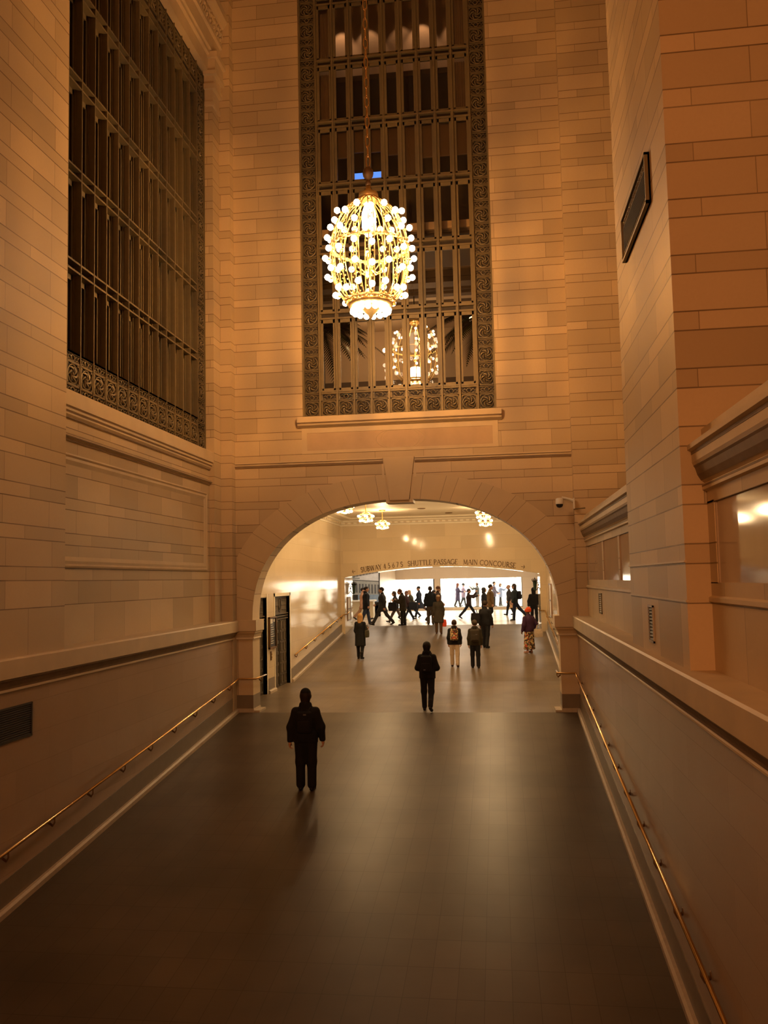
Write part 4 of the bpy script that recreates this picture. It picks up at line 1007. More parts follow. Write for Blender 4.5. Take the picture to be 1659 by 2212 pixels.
# ------------------------------------------------------------------ chandeliers
RIB = [(.17, 1.22), (.30, 1.14), (.50, .98), (.66, .72), (.78, .38), (.815, .02), (.79, -.35), (.70, -.66), (.55, -.90), (.42, -1.0)]
def interp(pts, z):
    for (r0, z0), (r1, z1) in zip(pts[:-1], pts[1:]):
        if z1 <= z <= z0: return r1 + (r0 - r1) * (z - z1) / (z0 - z1)
    return pts[-1][0]
def chandelier(name, c, lab, cat, n=16, scale=1.0, rings=((.80, 0), (.42, .5), (-.02, 0), (-.42, .5), (-.80, 0)), br=.064, detail=True):
    root = empty(name, c, lab, cat); S = scale
    rib_me = None
    for k in range(n):
        a = 2 * math.pi * (k + .5) / n
        if rib_me is None:
            b = MB()
            def side(off):
                out = []
                for r_, z_ in RIB: out.append((r_ * S, off * S * (.45 + .55 * r_ / .8), z_ * S))
                return out
            # smooth the rib by subdividing
            def sub(ps):
                out = []
                for i in range(len(ps) - 1):
                    for t in (0, .5):
                        p0 = Vector(ps[max(i - 1, 0)]); p1 = Vector(ps[i]); p2 = Vector(ps[i + 1]); p3 = Vector(ps[min(i + 2, len(ps) - 1)])
                        out.append(0.5 * ((2 * p1) + (-p0 + p2) * t + (2 * p0 - 5 * p1 + 4 * p2 - p3) * t * t + (-p0 + 3 * p1 - 3 * p2 + p3) * t ** 3))
                out.append(Vector(ps[-1])); return out
            if detail:
                b.tube(sub(side(-.055)), .012 * S, 5); b.tube(sub(side(.055)), .012 * S, 5)
                for i in range(26):
                    z = (1.1 - i * .08); r_ = interp(RIB, z); b.ball((r_ * S, .02 * S * (-1) ** i, z * S), .019 * S, 5, 3)
            else: b.tube(sub(side(0)), .018 * S, 4)
            o = b.build('rib', M['gold'], root); rib_me = o.data
        else:
            o = bpy.data.objects.new('rib', rib_me); COL.objects.link(o); o.parent = root
        o.rotation_euler = (0, 0, a)
    bulb_me = sock_me = None
    for z, ph in rings:
        r_ = interp(RIB, z)
        for k in range(n):
            a = 2 * math.pi * (k + .5) / n
            rr = (r_ + .105) * S; zz = (z + (.05 if k % 2 else -.03)) * S
            if bulb_me is None:
                b = MB(); b.ball((0, 0, 0), br * S, 10, 7); o = b.build('bulb', M['bulb'], root, smooth=True); bulb_me = o.data
                bs = MB(); bs.tube([(-.10 * S, 0, -.03 * S), (-.04 * S, 0, -.01 * S)], [.018 * S, .026 * S], 6); os_ = bs.build('socket', M['gold'], o); sock_me = os_.data
            else:
                o = bpy.data.objects.new('bulb', bulb_me); COL.objects.link(o); o.parent = root
                os_ = bpy.data.objects.new('socket', sock_me); COL.objects.link(os_); os_.parent = o
            o.location = (rr * math.cos(a), rr * math.sin(a), zz); o.rotation_euler = (0, 0, a)
    # bottom bowl
    b = MB(); b.lathe([(.44, -.98), (.47, -1.0), (.46, -1.04), (.40, -1.08), (.30, -1.12), (.16, -1.15), (.14, -1.18), (.06, -1.24), (.03, -1.30), (.001, -1.34)], (0, 0, 0), 32)
    for p in (b,): p.v = [(x * S, y * S, z * S) for x, y, z in p.v]
    b.build('bowl', M['gold'], root, smooth=True)
    nb = max(n, 12)
    for k in range(nb):
        a = 2 * math.pi * k / nb
        o = bpy.data.objects.new('bulb', bulb_me); COL.objects.link(o); o.parent = root; o.location = (.37 * S * math.cos(a), .37 * S * math.sin(a), -1.16 * S)
    for z, r_, t, nb_, br in ((1.2, .20, .03, 0, 0), (.18, .80, .03, 48, .045), (-.95, .50, .03, 32, .04)):
        b = MB(); m_ = 48; b.tube([(r_ * S * math.cos(2 * math.pi * i / m_), r_ * S * math.sin(2 * math.pi * i / m_), z * S) for i in range(m_)], t * S, 5, closed=True)
        if detail:
            for k in range(nb_):
                a = 2 * math.pi * k / nb_; b.ball(((r_ + .005) * S * math.cos(a), (r_ + .005) * S * math.sin(a), (z + .03 * math.sin(k * 2.1)) * S), br * S, 5, 4)
        b.build('ornament_ring', M['gold'], root)
    b = MB(); b.lathe([(.001, 1.5), (.05, 1.5), (.06, 1.42), (.09, 1.40), (.09, 1.34), (.20, 1.33), (.21, 1.22), (.17, 1.2), (.16, 1.12), (.10, 1.1), (.001, 1.1)], (0, 0, 0), 20)
    b.v = [(x * S, y * S, z * S) for x, y, z in b.v]; b.build('crown', M['gold'], root, smooth=True)
    b = MB(); b.tube([(0, 0, 1.1 * S), (0, 0, -1.0 * S)], .022 * S, 8); b.ball((0, 0, -.2 * S), .07 * S, 8, 6); b.build('centre_stem', M['gold'], root)
    # inner candle arms
    if detail:
        b = MB()
        for k in range(8):
            a = 2 * math.pi * k / 8
            b.tube([(0, 0, -.25), (.15 * math.cos(a), .15 * math.sin(a), -.36), (.30 * math.cos(a), .30 * math.sin(a), -.28), (.33 * math.cos(a), .33 * math.sin(a), -.18)], .012, 5)
            b.tube([(.33 * math.cos(a), .33 * math.sin(a), -.18), (.33 * math.cos(a), .33 * math.sin(a), -.06)], .02, 6)
        b.build('inner_arms', M['gold'], root)
        b = MB(); b.lathe([(.10, 1.05), (.15, .9), (.15, .62), (.11, .5), (.06, .42), (.001, .40)], (0, 0, 0), 20); b.build('inner_shade', M['shade_lit'], root, smooth=True)
    return root
ch = chandelier('chandelier', (CX, 17.2, 9.98), 'large globe chandelier of gilded ribs and bare bulbs on a chain', 'chandelier')
# hanging chain and ball
r = ch
b = MB(); b.lathe([(.001, 1.92), (.05, 1.90), (.10, 1.84), (.115, 1.77), (.10, 1.70), (.05, 1.65), (.04, 1.60), (.06, 1.58), (.06, 1.52), (.03, 1.5)], (0, 0, 0), 16); b.build('hanging_ball', M['brass_dull'], r, smooth=True)
zc = 1.92; k = 0; link_me = None
while zc < 11.4:
    if link_me is None:
        b = MB(); m_ = 14; b.tube([(.042 * math.cos(2 * math.pi * i / m_), 0, .13 * math.sin(2 * math.pi * i / m_) + .11) for i in range(m_)], .013, 5, closed=True)
        o = b.build('chain_link', M['brass'], r, smooth=True); link_me = o.data
    else: o = bpy.data.objects.new('chain_link', link_me); COL.objects.link(o); o.parent = r
    o.location = (0, 0, zc); o.rotation_euler = (0, 0, (k % 2) * math.pi / 2 + .35); zc += .215; k += 1
ch2 = chandelier('chandelier', (-2.45, 27.0, 10.45), 'smaller globe chandelier inside, seen through the bottom window row', 'chandelier', n=11, scale=.88, rings=((.80, 0), (.38, .5), (-.05, 0), (-.5, .5)), br=.042, detail=False)
b = MB(); b.lathe([(.14, -.75), (.17, -.72), (.18, -.45), (.15, -.42)], (0, 0, 0), 20); b.build('inner_shade', M['shade_lit'], ch2, smooth=True)
b = MB(); b.tube([(0, 0, 1.3), (0, 0, 2.12)], .02, 6); b.lathe([(.001, 2.05), (.16, 2.07), (.18, 2.13), (.001, 2.15)], (0, 0, 0), 16); b.build('ceiling_rod', M['bronze_dark'], ch2)
for (x, y, z, lab) in ((-3.75, 29.6, 11.35, 'round glowing wall lamp left of the inner chandelier'), (-.55, 24.2, 9.75 + .9, 'round glowing lamp by the right palm')):
    r = empty('globe_lamp', (x, y, z), lab, 'lamp')
    b = MB(); b.ball((0, 0, 0), .085, 12, 8); b.build('glass_globe', M['shade_lit'], r, smooth=True)
    b = MB(); b.lathe([(.001, -.12), (.04, -.11), (.03, -.08), (.001, -.08)], (0, 0, 0), 10); b.build('base', M['brass_dull'], r)
# corridor ceiling lights
def corridor_light(x, y, lab):
    r = empty('corridor_chandelier', (x, y, 5.45), lab, 'ceiling light', 'ceiling lights of the corridor')
    b = MB(); b.tube([(0, 0, .57), (0, 0, .15)], .02, 8); b.lathe([(.001, .57), (.14, .57), (.12, .53), (.03, .50), (.001, .5)], (0, 0, 0), 16); b.build('stem', M['gold'], r)
    b = MB()
    for z, rr in ((.10, .20), (-.02, .26), (-.14, .17)):
        b.tube([(rr * math.cos(2 * math.pi * i / 20), rr * math.sin(2 * math.pi * i / 20), z) for i in range(20)], .014, 5, closed=True)
    for k in range(8):
        a = math.pi * k / 4; b.tube([(.05 * math.cos(a), .05 * math.sin(a), .18), (.20 * math.cos(a), .20 * math.sin(a), .10), (.26 * math.cos(a), .26 * math.sin(a), -.02), (.17 * math.cos(a), .17 * math.sin(a), -.14), (.02 * math.cos(a), .02 * math.sin(a), -.19)], .009, 5)
    b.build('basket', M['gold'], r)
    me = None
    for k in range(12):
        a = math.pi * k / 6; rr, z = (.27, .03) if k % 2 else (.2, -.12)
        if me is None: b = MB(); b.ball((0, 0, 0), .042, 8, 6); o = b.build('bulb', M['bulb_c'], r, smooth=True); me = o.data
        else: o = bpy.data.objects.new('bulb', me); COL.objects.link(o); o.parent = r
        o.location = (rr * math.cos(a), rr * math.sin(a), z)
for x, sd in zip(CLX, ('left', 'right')):
    for y, dd in zip(CLY, ('nearest the arch', 'in the middle', 'nearest the lettered wall')):
        corridor_light(x, y, 'basket of lit bulbs, %s ceiling row, %s' % (sd, dd))
# ------------------------------------------------------------------ palms behind the window
def palm(x, y, z0, hgt, lab, n=32, L=1.6, seed=1):
    rd = random.Random(seed); r = empty('potted_palm', (x, y, z0), lab, 'palm')
    b = MB(); b.tube([(0, 0, .3), (.03, 0, hgt * .6), (0, .03, hgt)], [.07, .055, .045], 8); b.build('trunk', M['trunk'], r)
    b = MB(); b.lathe([(.001, 0), (.2, 0), (.28, .35), (.30, .38), (.26, .38), (.24, .33), (.001, .33)], (0, 0, 0), 16); b.build('pot', M['brass_dull'], r)
    for k in range(n):
        a = 2 * math.pi * k / n + rd.uniform(-.2, .2); el = rd.uniform(-.35, 1.1); LL = L * rd.uniform(.8, 1.1); b = MB(); pts = []
        for i in range(9):
            t = i / 8; h = LL * (math.cos(el) * t + .15 * t * t); v = LL * (math.sin(el) * t - .75 * t * t); pts.append(Vector((h * math.cos(a), h * math.sin(a), hgt + v)))
        b.tube(pts, [.014 - .011 * i / 8 for i in range(9)], 4)
        sd = Vector((-math.sin(a), math.cos(a), 0))
        for i in range(2, 34):
            t = i / 34; j = min(int(t * 8), 7); p = pts[j].lerp(pts[j + 1], t * 8 - j); fw = (pts[j + 1] - pts[j]).normalized()
            ln = .34 * math.sin(math.pi * min(1, .25 + t * .75)) * L / 1.5
            for s in (-1, 1):
                tip = p + sd * s * ln * .85 + fw * ln * .6 + Vector((0, 0, -ln * .35)); w = fw * .032
                b.add([p - w, p + w, tip], [(0, 1, 2)])
        b.build('frond', M['leaf'], r)
palm(-4.85, 23.9, 7.5, 3.1, 'tall dark palm behind the left end of the bottom window row', seed=3)
palm(-.25, 23.9, 7.5, 3.15, 'tall dark palm behind the right end of the bottom window row', seed=5)
palm(-3.75, 22.95, 7.5, .75, 'low palm with lit leaves at the bottom left of the window', n=12, L=.7, seed=9)
# ------------------------------------------------------------------ people
def sdf_eval(prims, P, k):
    d = None
    for (a, b_, ra, rb, sy) in prims:
        a = np.array(a, float); b_ = np.array(b_, float)
        s = np.array([1, 1 / sy, 1]); q = (P - a) * s; ab = (b_ - a) * s; L2 = ab @ ab
        t = np.clip((q @ ab) / L2, 0, 1) if L2 > 1e-12 else np.zeros(len(P))
        dd = np.sqrt(((q - t[:, None] * ab) ** 2).sum(1)) - (ra + (rb - ra) * t)
        if d is None: d = dd
        else:
            h = np.maximum(k - np.abs(d - dd), 0) / k; d = np.minimum(d, dd) - h * h * k * .25
    return d
def surfnet(fn, lo, hi, h):
    lo = np.array(lo) - 2 * h; n = np.ceil((np.array(hi) + 2 * h - lo) / h).astype(int) + 1
    ax = [lo[i] + h * np.arange(n[i]) for i in range(3)]
    G = np.stack(np.meshgrid(*ax, indexing='ij'), -1).reshape(-1, 3); V = fn(G).reshape(n); S = V < 0
    C = tuple(n - 1); acc = np.zeros(C + (3,)); cnt = np.zeros(C)
    base = np.stack(np.meshgrid(*[np.arange(c) for c in C], indexing='ij'), -1).astype(float)
    offs = [(i, j, k) for i in (0, 1) for j in (0, 1) for k in (0, 1)]
    def sl(o): return tuple(slice(o[i], o[i] + C[i]) for i in range(3))
    for o in offs:
        for ax_ in range(3):
            if o[ax_] == 0:
                o2 = list(o); o2[ax_] = 1; v0 = V[sl(o)]; v1 = V[sl(o2)]; m_ = (v0 < 0) != (v1 < 0)
                t = np.where(m_, v0 / np.where(np.abs(v0 - v1) < 1e-12, 1, v0 - v1), 0)
                p = np.array(o, float) + np.zeros(C + (3,)); p[..., ax_] += t; acc += p * m_[..., None]; cnt += m_
    act = cnt > 0; idx = -np.ones(C, int); idx[act] = np.arange(act.sum())
    verts = (base[act] + acc[act] / cnt[act][:, None]) * h + lo
    faces = []
    for ax_ in range(3):
        u, v = [(1, 2), (2, 0), (0, 1)][ax_]
        a = [slice(1, C[i]) for i in range(3)]; a[ax_] = slice(0, C[ax_]); b2 = list(a); b2[ax_] = slice(1, C[ax_] + 1)
        # the edge from node (i) to node (i+1) on axis ax_
        s0 = S[tuple(a)]; s1 = S[tuple(b2)]; e = np.argwhere(s0 != s1)
        if not len(e): continue
        st = np.array([1, 1, 1]); st[ax_] = 0; e = e + st
        flip = S[tuple(e.T)]
        q = []
        for du, dv in ((1, 1), (0, 1), (0, 0), (1, 0)):
            c = e.copy(); c[:, u] -= du; c[:, v] -= dv; q.append(idx[tuple(c.T)])
        q = np.stack(q, 1); q[~flip] = q[~flip][:, ::-1]; faces.append(q)
    return verts, np.concatenate(faces) if faces else np.zeros((0, 4), int)
def mesh_np(name, parts, mt, parent):
    vs = []; fs = []; n = 0
    for v, f in parts:
        vs.append(v); fs.append(f + n); n += len(v)
    v = np.concatenate(vs); f = np.concatenate(fs)
    me = bpy.data.meshes.new(name); me.from_pydata(v.tolist(), [], f.tolist()); me.materials.append(mt)
    me.polygons.foreach_set('use_smooth', [True] * len(me.polygons)); me.update()
    o = bpy.data.objects.new(name, me); COL.objects.link(o); o.parent = parent; return o
CL = {}
def cloth(name, c, rough=.85, **kw):
    if name not in CL: CL[name] = simple(name, c, rough, 0, .25, 22, .25, .25, **kw)
    return CL[name]
BLK = lambda: cloth('black_cloth', (.012, .012, .014)); CHA = lambda: cloth('charcoal_cloth', (.03, .028, .026)); NAV = lambda: cloth('navy_cloth', (.014, .018, .032))
JEA = lambda: cloth('dark_denim', (.03, .042, .07)); OLV = lambda: cloth('olive_cloth', (.055, .05, .028)); BRN = lambda: cloth('brown_cloth', (.10, .055, .025))
def bounds(prims, pad=.0):
    A = []
    for a, b_, ra, rb, sy in prims:
        for p, r_ in ((a, ra), (b_, rb)): A.append(np.array(p) - r_); A.append(np.array(p) + r_)
    A = np.array(A); return A.min(0) - pad, A.max(0) + pad
def skinned(name, prims, mt, parent, h, k=.05, cuts=()):
    def fn(P):
        d = sdf_eval(prims, P, k)
        for z, sg in cuts: d = np.maximum(d, (z - P[:, 2]) * sg)
        return d
    lo, hi = bounds(prims)
    return mesh_np(name, [surfnet(fn, lo, hi, h)], mt, parent)
def rotx(v, a): return np.array([v[0], v[1] * math.cos(a) - v[2] * math.sin(a), v[1] * math.sin(a) + v[2] * math.cos(a)])
def person(x, y, z, face, H, lab, legs=((0, 0), (0, 0)), arms=((0, .2), (0, .2)), lean=0.0, top=None, hem='hip', bot=None, shoe=None, hair='short',
           hair_c=(.02, .012, .008), skin='skin', res=.022, bulk=1.0, skirt=None, hood=None, hat=None, head_down=0.0, slim=1.0, spread=.0, arm_out=.08, nose=True, boots=False, tilt=0, leg_bulk=1.0):
    """face: degrees, 0 looks along +Y (away), 90 looks to -X (left)"""
    top = top or BLK(); bot = bot or BLK(); shoe = shoe or cloth('black_leather', (.01, .008, .007), .5)
    s = H / 1.76
    root = empty('person', (x, y, z), lab, 'person', None, math.radians(face))
    V = lambda *p: np.array(p, float) * s
    th, sh = .43, .42; hips = {}; kn = {}; an = {}
    for i, sd in enumerate((-1, 1)):
        a, kb = legs[i]
        hp = np.array([sd * .095, 0, 0.]); k_ = hp + np.array([sd * (.01 + spread * .5), th * math.sin(a), -th * math.cos(a)]); a2 = a - kb
        n_ = k_ + np.array([sd * (spread * .5), sh * math.sin(a2), -sh * math.cos(a2)]); hips[i], kn[i], an[i] = hp, k_, n_
    low = min(an[0][2], an[1][2]); hz = .085 - low
    fi = []
    for i in (0, 1):
        for dct in (hips, kn, an): dct[i] = (dct[i] + np.array([0, 0, hz])) * s
    pelvis = V(0, 0, hz + .05)
    def U_(p):  # upper body point, given relative to the hips at standing pose
        q = rotx(np.array(p, float) - np.array([0, 0, .0]), -lean); return (q + np.array([0, 0, hz])) * s
    chest = U_((0, .0, .36)); waist = U_((0, 0, .16)); shL = {0: U_((-.17 * slim, 0, .455)), 1: U_((.17 * slim, 0, .455))}; neck0 = U_((0, -.01, .54)); neck1 = U_((0, .012, .63))
    hd = U_((0, .025 + head_down * .07, .715 - head_down * .035)); 
    el = {}; wr = {}; hnd = {}
    for i, sd in enumerate((-1, 1)):
        a, eb = arms[i]; ua, fa = .29, .25
        d1 = np.array([sd * arm_out * 2.2, math.sin(a), -math.cos(a)]); d1 /= np.linalg.norm(d1); e_ = shL[i] / s + d1 * ua
        a2 = a + eb; d2 = np.array([sd * arm_out * (.6 if eb < .8 else -1.6), math.sin(a2), -math.cos(a2)]); d2 /= np.linalg.norm(d2); w_ = e_ + d2 * fa
        el[i] = e_ * s; wr[i] = w_ * s; hnd[i] = (w_ * s, d2)
    B = []
    add = lambda a, b_, ra, rb, sy=1.0: B.append((a, b_, ra * s, rb * s, sy))
    add(pelvis, waist, .135 * slim, .115 * slim, .75); add(waist, chest, .115 * slim, .145 * slim, .72); add(shL[0], shL[1], .055, .055); add(chest, neck0, .12 * slim, .06, .75); add(neck0, neck1, .052, .05)
    for i in (0, 1):
        add(hips[i], kn[i], .082 * slim, .055); add(kn[i], an[i], .052, .036); add(shL[i], el[i], .048, .038); add(el[i], wr[i], .037, .025)
    parts = []
    lo, hi = bounds(B); parts.append(surfnet(lambda P: sdf_eval(B, P, .04 * s), lo, hi, max(res, .02)))
    # head with nose, jaw, ears, brow
    hs = s * 1.07; c = hd; hb = [(c + np.array([0, .0, .02]) * hs, c + np.array([0, -.012, .035]) * hs, .086 * hs, .088 * hs, 1.12), (c + np.array([0, .02, -.035]) * hs, c + np.array([0, .045, -.085]) * hs, .066 * hs, .036 * hs, 1.0),
          (c + np.array([0, .095, .01]) * hs, c + np.array([0, .118, -.025]) * hs, .012 * hs, .017 * hs, 1.0), (c + np.array([-.082, -.005, .01]) * hs, c + np.array([-.084, -.012, -.03]) * hs, .014 * hs, .010 * hs, 1.6), (c + np.array([.082, -.005, .01]) * hs, c + np.array([.084, -.012, -.03]) * hs, .014 * hs, .010 * hs, 1.6),
          (neck0, c + np.array([0, -.01, -.05]) * hs, .052 * s, .052 * s, 1.0), (c + np.array([-.03, .082, .028]) * hs, c + np.array([.03, .082, .028]) * hs, .018 * hs, .018 * hs, 1.0), (c + np.array([-.02, .088, -.058]) * hs, c + np.array([.02, .088, -.058]) * hs, .012 * hs, .012 * hs, 1.0)]
    lo, hi = bounds(hb); parts.append(surfnet(lambda P: sdf_eval(hb, P, .022 * s), lo, hi, .011 if res < .02 else .014))
    # hands
    for i, sd in enumerate((-1, 1)):
        w_, d = hnd[i]; side = np.array([0, 1.0, 0]) - d * d[1]; side /= np.linalg.norm(side); nrm = np.cross(d, side) * (1 if sd < 0 else -1)
        f = []; p0 = w_; 
        f.append((w_, w_ + d * .05 * s, .022 * s, .03 * s, 1)); f.append((w_ + d * .05 * s - side * .018 * s, w_ + d * .085 * s - side * .026 * s, .019 * s, .016 * s, 1)); f.append((w_ + d * .05 * s + side * .015 * s, w_ + d * .09 * s + side * .022 * s, .019 * s, .016 * s, 1))
        for q, (o_, ln) in enumerate(((-.032, .058), (-.011, .072), (.011, .078), (.032, .068))):
            b0 = w_ + d * .09 * s + side * o_ * s; m1 = b0 + (d * .8 + nrm * .45) * ln * .5 * s; m2 = m1 + (d * .35 + nrm * .85) * ln * .5 * s
            f.append((b0, m1, .0095 * s, .009 * s, 1)); f.append((m1, m2, .009 * s, .0075 * s, 1))
        tb = w_ + d * .03 * s + side * .028 * s; f.append((tb, tb + (side * .7 + d * .7 + nrm * .2) * .04 * s, .0125 * s, .011 * s, 1)); f.append((tb + (side * .7 + d * .7 + nrm * .2) * .04 * s, tb + (side * .75 + d * 1.4 + nrm * .5) * .045 * s, .011 * s, .009 * s, 1))
        lo, hi = bounds(f); parts.append(surfnet(lambda P, f=f: sdf_eval(f, P, .006 * s), lo, hi, .0055 if res < .02 else .0075))
    mesh_np('body', parts, M[skin], root)
    # trousers
    Lp = []; q = .016 * bulk * leg_bulk
    for i in (0, 1):
        Lp.append((hips[i], kn[i], (.088 * slim + q) * s, (.058 + q) * s, 1.0)); Lp.append((kn[i], an[i] + V(0, 0, .02), (.056 + q) * s, ((.052 if not boots else .045) + q) * s, 1.0))
    Lp.append((pelvis - V(0, 0, .05), pelvis + V(0, 0, .06), (.128 * slim + q) * s, (.125 * slim + q) * s, .78))
    if skirt:
        zc = hz * s - skirt * s; cx_ = (kn[0] + kn[1]) / 2
        Sk = [(pelvis + V(0, 0, .05), np.array([0, (kn[0][1] + kn[1][1]) * .35, max(zc, .1)]), .135 * s, .24 * s, .85)]
        for i in (0, 1): Sk.append((hips[i], an[i] if zc < .3 else kn[i], .11 * s, .13 * s, 1.0))
        skinned('skirt', Sk, bot, root, max(res, .02), .08 * s, [(zc, 1)])
    else:
        skinned('trousers', Lp, bot, root, res, .05 * s)
    # shoes
    for i, sd in enumerate((-1, 1)):
        a2 = legs[i][0] - legs[i][1]; lift = an[i][2] - .085 * s; ang = a2 * .75 if lift > .03 else (0 if a2 < .1 else .25)
        fw = np.array([sd * .12, math.cos(ang), math.sin(ang)]); up = np.array([0, -math.sin(ang), math.cos(ang)]); A = an[i]
        heel = A - up * .05 * s - fw * .045 * s; ball_ = A - up * .055 * s + fw * .12 * s; toe = A - up * .06 * s + fw * .175 * s
        S_ = [(heel, ball_, .036 * s, .038 * s, 1), (ball_, toe, .038 * s, .027 * s, 1), (A + up * (.02 if not boots else .16) * s, A - up * .03 * s + fw * .01 * s, (.043 if not boots else .062) * s, .045 * s, 1)]
        zmin = min(p[2] - r_ for p, _, r_, _, _ in S_[:1]); 
        skinned('shoe', S_, shoe, root, max(.014, res * .8), .03 * s)
    # jacket
    g = .03 * bulk; J = [(waist, chest, (.125 * slim + g) * s, (.15 * slim + g) * s, .93), (chest, neck0 - V(0, 0, .02), (.135 * slim + g) * s, (.062 + g * .5) * s, .9), (shL[0], shL[1], (.05 + g * .6) * s, (.05 + g * .6) * s, 1.0), (pelvis, waist, (.14 * slim + g) * s, (.122 * slim + g) * s, .92)]
    hemz = {'hip': hz - .09, 'thigh': hz - .24, 'knee': hz - .42, 'shin': hz - .58}[hem] * s
    if hem != 'hip':
        mid = np.array([0, (kn[0][1] + kn[1][1]) / 2 * (.5 if hem == 'thigh' else .8), hemz]); J.append((pelvis, mid, (.15 * slim + g) * s, (.165 + g + (.02 if hem == 'knee' else .04 if hem == 'shin' else 0)) * s, .85))
        for i in (0, 1): J.append((hips[i], kn[i], (.09 + g) * s, (.085 + g) * s, 1.0))
    else:
        for i in (0, 1): J.append((hips[i] + V(0, 0, .05), hips[i] * .8 + kn[i] * .2, (.09 + g * .8) * s, (.09 + g * .8) * s, 1.0))
    for i in (0, 1):
        J.append((shL[i], el[i], (.05 + g * .65) * s, (.048 + g * .75) * s, 1)); J.append((el[i], wr[i] - (wr[i] - el[i]) * .06, (.046 + g * .7) * s, (.036 + g * .5) * s, 1))
    if hood: J.append((neck0 + V(0, -.05, .0), neck0 + V(0, -.075, .05), .075 * s, .06 * s, .8)); J.append((neck0 + V(-.06, 0, .04), neck0 + V(.06, 0, .04), .055 * s, .055 * s, 1))
    else: J.append((neck0, neck0 + V(0, -.005, .05), .074 * s, .066 * s, 1))
    skinned('jacket' if hem in ('hip', 'thigh') else 'coat', J, top, root, res, .045 * s, [(hemz, 1)])
    # hair and hats
    hm = cloth('hair_%d_%d_%d' % tuple(int(v * 255) for v in hair_c), hair_c, .6)
    cc = lambda *p: c + np.array(p) * hs
    if hair == 'short': Hh = [(cc(0, -.018, .035), cc(0, -.005, .05), .095 * hs, .093 * hs, 1.1)]; cut = c[2] - .01 * hs
    elif hair == 'long': Hh = [(cc(0, -.018, .035), cc(0, -.01, .05), .098 * hs, .095 * hs, 1.1), (cc(0, -.05, 0), cc(0, -.085, -.20), .085 * hs, .07 * hs, .8), (cc(-.06, -.02, 0), cc(-.075, -.03, -.17), .05 * hs, .035 * hs, 1), (cc(.06, -.02, 0), cc(.075, -.03, -.17), .05 * hs, .035 * hs, 1)]; cut = None
    elif hair == 'bob': Hh = [(cc(0, -.018, .035), cc(0, -.01, .05), .100 * hs, .096 * hs, 1.1), (cc(0, -.045, 0), cc(0, -.05, -.09), .09 * hs, .075 * hs, .9)]; cut = None
    else: Hh = None; cut = None
    if Hh and not hat: 
        def hf(P):
            d = sdf_eval(Hh, P, .02); 
            if cut is not None: d = np.maximum(d, (c[2] - .035 * hs + (P[:, 1] - c[1]) * .9) - P[:, 2])
            return np.maximum(d, (P[:, 1] - (c[1] + .075 * hs)) * 1.0)
        lo, hi = bounds(Hh); mesh_np('hair', [surfnet(hf, lo, hi, .013)], hm, root)
    elif hair in ('long', 'bob') and hat:
        lo, hi = bounds(Hh); mesh_np('hair', [surfnet(lambda P: np.maximum(sdf_eval(Hh, P, .02), P[:, 1] - (c[1] + .06 * hs)), lo, hi, .015)], hm, root)
    if hat:
        kind, hmat = hat
        if kind == 'beanie': Q = [(cc(0, -.012, .02), cc(0, -.02, .065), .102 * hs, .09 * hs, 1.1)]; ct = -.045
        elif kind == 'hood': Q = [(cc(0, -.02, .02), cc(0, -.04, .04), .112 * hs, .11 * hs, 1.1), (cc(0, -.05, -.05), cc(0, -.06, -.12), .10 * hs, .10 * hs, .9)]; ct = -.3
        elif kind == 'turban': Q = [(cc(0, -.02, .04), cc(0, -.04, .085), .112 * hs, .10 * hs, 1.1), (cc(-.06, .03, .05), cc(.06, .03, .06), .06 * hs, .06 * hs, 1)]; ct = -.01
        elif kind == 'cap': Q = [(cc(0, -.01, .035), cc(0, -.012, .055), .101 * hs, .095 * hs, 1.1), (cc(-.03, .10, .045), cc(.03, .10, .045), .045 * hs, .045 * hs, 1.6)]; ct = .02
        elif kind == 'fedora': Q = [(cc(0, -.01, .05), cc(0, -.01, .10), .095 * hs, .085 * hs, 1.1)]; ct = .03
        lo, hi = bounds(Q)
        def qf(P):
            d = sdf_eval(Q, P, .02); d = np.maximum(d, (c[2] + ct * hs) - P[:, 2])
            if kind == 'cap': 
                br = np.maximum(np.sqrt(((P[:, 0] - c[0]) / .075) ** 2 + ((P[:, 1] - c[1] - .08 * hs) / .10) ** 2) - hs, np.abs(P[:, 2] - c[2] - .035 * hs) - .008) * .05
                inner = sdf_eval(Q[:1], P, .02); d = np.minimum(np.maximum(inner, (c[2] + ct * hs) - P[:, 2]), np.where(br < 0, -.004, .01 + br))
            if kind == 'hood': d = np.maximum(d, P[:, 1] - (c[1] + .055 * hs))
            return d
        mesh_np({'beanie': 'knit_cap', 'hood': 'hood', 'turban': 'head_wrap', 'cap': 'baseball_cap', 'fedora': 'hat'}[kind], [surfnet(qf, lo, hi, .012)], hmat, root)
        if kind == 'fedora':
            b = MB(); b.lathe([(.09, .03), (.15, .035), (.15, .045), (.09, .05)], tuple(c), 20); b.build('hat_brim', hmat, root)
    root['_n'] = 0; del root['_n']
    return root, dict(s=s, chest=chest, waist=waist, shL=shL, wr=wr, hz=hz, back=.16 * s, hd=hd, kn=kn, an=an)
def world_of(root, p): return root.matrix_basis @ Vector([float(v) for v in p])
